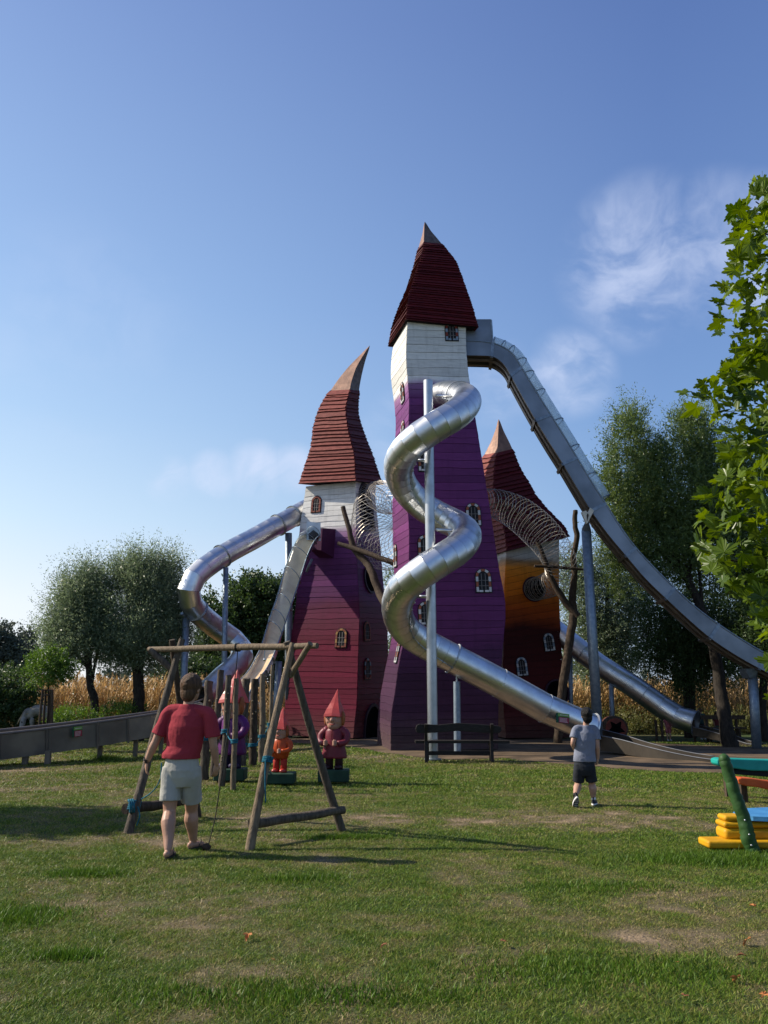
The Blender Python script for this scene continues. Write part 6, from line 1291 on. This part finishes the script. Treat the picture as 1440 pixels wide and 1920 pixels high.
# ------------------------------------------------------------------ carved gnome statues
def gnome(label, x, y_base, y_foot, y_tip, Y, hat, hatd, robe, legm, lean=0, face_turn=-.25, trousers=False, arms=True):
    b = Vector((at(x, y_base, Y).x, Y, 0)); t = thing('gnome_statue', label, 'statue', b, None); z0 = at(x, y_foot, Y).z; Ht = at(x, y_tip, Y).z - z0; s = Ht / 1.62
    U = lambda a, c, d=0: b + Vector((a * s, d * s, z0 + c * s)); rz = Matrix.Rotation(face_turn, 3, 'Z'); V = lambda a, c, d=0: b + rz @ Vector((a * s, -d * s, 0)) + Vector((0, 0, z0 + c * s))
    o = MB().box((b.x, b.y, z0 / 2 + .02), (.56, .46, z0 - .04)).build('plinth', M('plinth_green', (.035, .085, .05), (.022, .055, .035), 5, .7, 0, .3), t); bv = o.modifiers.new('e', 'BEVEL'); bv.width = .015
    for dx in (-.2, .2): MB().box((b.x + dx, b.y - .1, .02), (.05, .05, .06)).build('plinth_foot', LOG_DARK, t)
    WOODP = M('statue_skin', (.55, .30, .22), (.46, .24, .17), 5, .45, 0, .1)
    # legs and shoes
    for q in (-1, 1):
        mb = MB(); mb.oval([(V(q * .105, 0), .085 * s, .085 * s), (V(q * .105, .2), .082 * s, .08 * s), (V(q * .10, .46), .10 * s, .09 * s)], 14); mb.build('leg', legm, t, smooth=True)
        mb = MB(); mb.ball(V(q * .11, .045, .05), (.082 * s, .125 * s, .055 * s), 14, 8, rz.to_3x3()); mb.build('shoe', hat if trousers else legm, t, smooth=True)
    # robe / jacket
    mb = MB()
    if trousers: mb.oval([(V(0, .34), .20 * s, .16 * s), (V(0, .45), .235 * s, .19 * s), (V(0, .62), .25 * s, .20 * s), (V(0, .78), .22 * s, .17 * s), (V(0, .86), .13 * s, .12 * s)], 22, face_turn)
    else: mb.oval([(V(0, .22), .27 * s, .20 * s), (V(0, .26), .275 * s, .205 * s), (V(0, .45), .23 * s, .175 * s), (V(0, .62), .205 * s, .16 * s), (V(0, .76), .20 * s, .15 * s), (V(0, .85), .12 * s, .11 * s)], 22, face_turn)
    mb.build('robe', robe, t, smooth=True)
    # arms folded to the front with fists
    for q in (-1, 1):
        mb = MB(); mb.tube(catmull([V(q * .17, .78), V(q * .285, .68, .02), V(q * .27, .55, .10), V(q * .15, .52, .22)], 4), [.075 * s, .085 * s, .088 * s, .08 * s, .078 * s, .075 * s, .07 * s, .068 * s, .066 * s, .066 * s, .064 * s, .062 * s, .062 * s], 12); mb.ball(V(q * .17, .78), .085 * s); mb.build('arm', robe, t, smooth=True)
        mb = MB(); c = V(q * .10, .535, .255); mb.ball(c, (.050 * s, .055 * s, .065 * s), 12, 8)
        for i in range(4): a = c + Vector((0, 0, (.036 - i * .024) * s)); mb.tube([a + rz @ Vector((q * .035 * s, -.01 * s, 0)), a + rz @ Vector((q * .01 * s, -.058 * s, 0)), a + rz @ Vector((-q * .035 * s, -.045 * s, 0))], [.015 * s, .015 * s, .012 * s], 7)
        mb.tube([c + Vector((0, 0, .04 * s)), c + rz @ Vector((-q * .01 * s, -.04 * s, .062 * s))], [.017 * s, .013 * s], 7); mb.build('hand', WOODP, t, smooth=True)
    # head with features
    mb = MB(); mb.ball(V(0, 1.00), (.205 * s, .18 * s, .21 * s), 20, 14, rz.to_3x3()); mb.ball(V(0, .88, .05), (.14 * s, .13 * s, .11 * s), 16, 10); mb.ball(V(0, .86, .115), (.05 * s, .04 * s, .04 * s), 10, 8); mb.ball(V(0, .99, .19), (.042 * s, .058 * s, .045 * s), 12, 8)
    for q in (-1, 1): mb.ball(V(q * .09, .96, .11), (.055 * s, .05 * s, .045 * s), 10, 8); mb.ball(V(q * .205, 1.0, -.01), (.025 * s, .04 * s, .055 * s), 10, 8)
    hd_ = mb.build('head', WOODP, t, smooth=True); remesh(hd_, .010, 3, .5)
    for q in (-1, 1):
        e = MB().ball(V(q * .072, 1.045, .164), (.025 * s, .014 * s, .026 * s), 12, 8).build('eye', F_WHITE, hd_, smooth=True); MB().ball(V(q * .070, 1.043, .176), (.014 * s, .008 * s, .017 * s), 10, 8).build('pupil', F_BLACK, hd_, smooth=True)
        MB().tube([V(q * .035, 1.09, .172), V(q * .07, 1.105, .166), V(q * .11, 1.09, .145)], .008 * s, 6).build('eyebrow', LOG_DARK, hd_)
    MB().tube([V(-.06, .915, .165), V(-.02, .895, .182), V(.02, .895, .182), V(.06, .915, .165)], .010 * s, 6).build('mouth', M('lip_red', (.45, .08, .07)), hd_, smooth=True)
    mb = MB()
    for q in (-1, 1): mb.ball(V(q * .185, 1.02, .01), (.048 * s, .09 * s, .15 * s), 12, 8)
    mb.ball(V(0, 1.03, -.09), (.16 * s, .10 * s, .17 * s), 12, 8); mb.build('hair', M('ginger_hair', (.40, .13, .04), (.3, .09, .03)), hd_, smooth=True)
    # tall four-ridged pointed hat, slightly hooked
    prof = [(1.075, .262, 0), (1.13, .245, 0), (1.23, .198, .005), (1.34, .125, .02), (1.46, .072, .038), (1.56, .03, .05), (1.62, .004, .06)]; rs = []
    for z, r_, o_ in prof: rs.append([V(o_ * (1 if lean >= 0 else -1) + r_ * math.cos(a) * (1 if i % 2 == 0 else .76), z - (.02 if r_ > .19 and i % 2 == 0 else 0), r_ * math.sin(a) * (1 if i % 2 == 0 else .76)) for i, a in enumerate(np.linspace(0, 2 * math.pi, 8, endpoint=False) + .785)])
    o = MB().rings(rs).build('hat', hat, t); fix_normals(o); bv = o.modifiers.new('e', 'BEVEL'); bv.width = .006
    if robe: MB().tube([V(0, .80, .155), V(0, .6, .205)], .008 * s, 5).build('jacket_seam', hatd, t)
    return t
HR = M('gnome_hat_red', (.66, .065, .045), (.54, .045, .035), 4, .35, 0, .1, spec=.6); HRD = M('gnome_dark_red', (.2, .02, .02)); RBR = M('gnome_robe_plum', (.24, .035, .055), (.18, .025, .04), 4, .45, 0, .1); LD = M('gnome_leg_maroon', (.045, .015, .02), (.03, .01, .014), 4, .5)
ORJ = M('gnome_orange', (.62, .10, .02), (.52, .07, .016), 4, .4, 0, .1); PURP = M('gnome_purple', (.14, .02, .16), (.09, .015, .11), 4, .45, 0, .1); LPN = M('gnome_navy', (.04, .03, .10), (.03, .02, .07))
gnome('carved gnome with red pointed hat and plum robe, right of the slanted swing leg', 626, 1467, 1442, 1292, 15.4, HR, HRD, RBR, LD, 1, -.28)
gnome('carved gnome in orange with red hat, half hidden behind the slanted swing leg', 524, 1472, 1448, 1325, 15.1, HR, HRD, ORJ, M('gnome_red_trousers', (.55, .04, .02), (.45, .03, .02)), 1, -.35, True)
gnome('biggest carved gnome, in purple robe and tall red hat, behind the log posts', 432, 1468, 1440, 1255, 15.6, HR, HRD, PURP, LPN, 1, -.5)
# a fourth, far off behind the posts, only its red hat and shoulders
# ------------------------------------------------------------------ pale horse figure behind the trough
def horse():
    Y = 25.6; P = lambda x, y, d=0: at(x, y, Y + d); b = gx(75, Y); t = thing('horse_figure', 'pale grey horse figure with lowered head and blond mane behind the trough', 'horse figure', b); m = M('pale_horse_paint', (.36, .34, .31), (.24, .225, .21), 5, .7, 0, .2)
    mb = MB(); limb(mb, [P(58, 1340), P(66, 1333), P(80, 1333), P(95, 1342)], [.15, .17, .18, .16]); limb(mb, [P(60, 1335, -.02), P(50, 1335, -.05), P(44, 1348, -.1), P(42, 1362, -.14)], [.14, .105, .075, .065]); limb(mb, [P(44, 1350, -.12), P(41, 1362, -.2), P(37, 1374, -.28)], [.095, .08, .055])
    for x, d in ((60, -.14), (62, .14), (96, -.14), (98, .14)): limb(mb, [P(x, 1350, d), P(x - 2, 1372, d), Vector((P(x, 1372).x, Y + d, .08))], [.075, .045, .035])
    for q in (-.05, .05): mb.tube([P(47, 1340, q - .1), P(46, 1334, q * 1.3 - .1)], [.03, .008], 6)
    o = mb.build('body', m, t, smooth=True); remesh(o, .018, 5)
    mb = MB()
    for i in range(16): a = P(64 - i * 1.5, 1328 + i * .5 + max(0, i - 8) * 1.8, -.02); mb.tube([a, a + Vector((-.05, -.05, .02)), a + Vector((-.09, -.12, -.16))], [.03, .025, .01], 6)
    mb.build('mane', M('blond_mane', (.55, .42, .26), (.40, .28, .15)), t, smooth=True); MB().tube(catmull([P(100, 1336), P(106, 1345), P(106, 1362)], 4), [.04, .05, .05, .05, .05, .045, .04, .03, .02], 8).build('tail', M('tail_hair', (.5, .38, .24)), t, smooth=True)
    MB().ball(P(41, 1354, -.24), .02, 8, 6).build('eye', F_BLACK, t)
horse()

# ------------------------------------------------------------------ fallen leaves on the lawn
LFM = M('dry_leaf', (.62, .27, .09), (.48, .17, .05), 20, .7); LFB = M('brown_dry_leaf', (.30, .13, .06), (.2, .08, .04), 20, .8)
FL = [(465, 1766, .075, LFM, 'bright orange fallen leaf on the lawn below the log swing, left of centre'), (511, 1815, .03, LFM, 'tiny fallen leaf scrap just below the bright orange leaf'), (723, 1785, .06, LFB, 'brown curled fallen leaf at the bottom centre of the lawn'), (942, 1779, .055, LFB, 'curled reddish leaf right of the brown one, standing on edge'),
      (864, 1692, .03, LFM, 'small pale leaf in the middle of the lawn'), (1403, 1778, .085, LFM, 'large orange fallen leaf near the right edge, midway down the front lawn'), (1383, 1848, .08, LFM, 'curled orange leaf below the large one at the right'), (1415, 1714, .07, LFM, 'flat orange leaf highest of those near the right edge'), (1433, 1884, .085, LFM, 'orange leaf lowest in the right corner of the lawn'),
      (1396, 1808, .06, LFB, 'dull brown leaf between the two large orange ones at the right'), (1272, 1820, .03, LFM, 'small yellow leaf scrap left of the curled orange leaf'), (1284, 1885, .05, LFB, 'brown leaf low on the lawn left of the right corner')]
for i, (x, y, s_, m, lb) in enumerate(FL):
    p = gnd(x, y); v, f = plane_leaf(50 + i); rot = Matrix.Rotation(random.uniform(0, 6.28), 3, 'Z') @ Matrix.Rotation(random.uniform(-.5, .5), 3, 'X'); mb = MB()
    mb.add([rot @ Vector((a * s_ * .6, b * s_ * .6, c * s_ * 2.2)) + Vector((p.x, p.y, .045 + float(bumps(p.x, p.y)))) for a, b, c in v], f); tag(mb.build('fallen_leaf', m, None, base=(p.x, p.y, .03)), lb, 'fallen leaf')
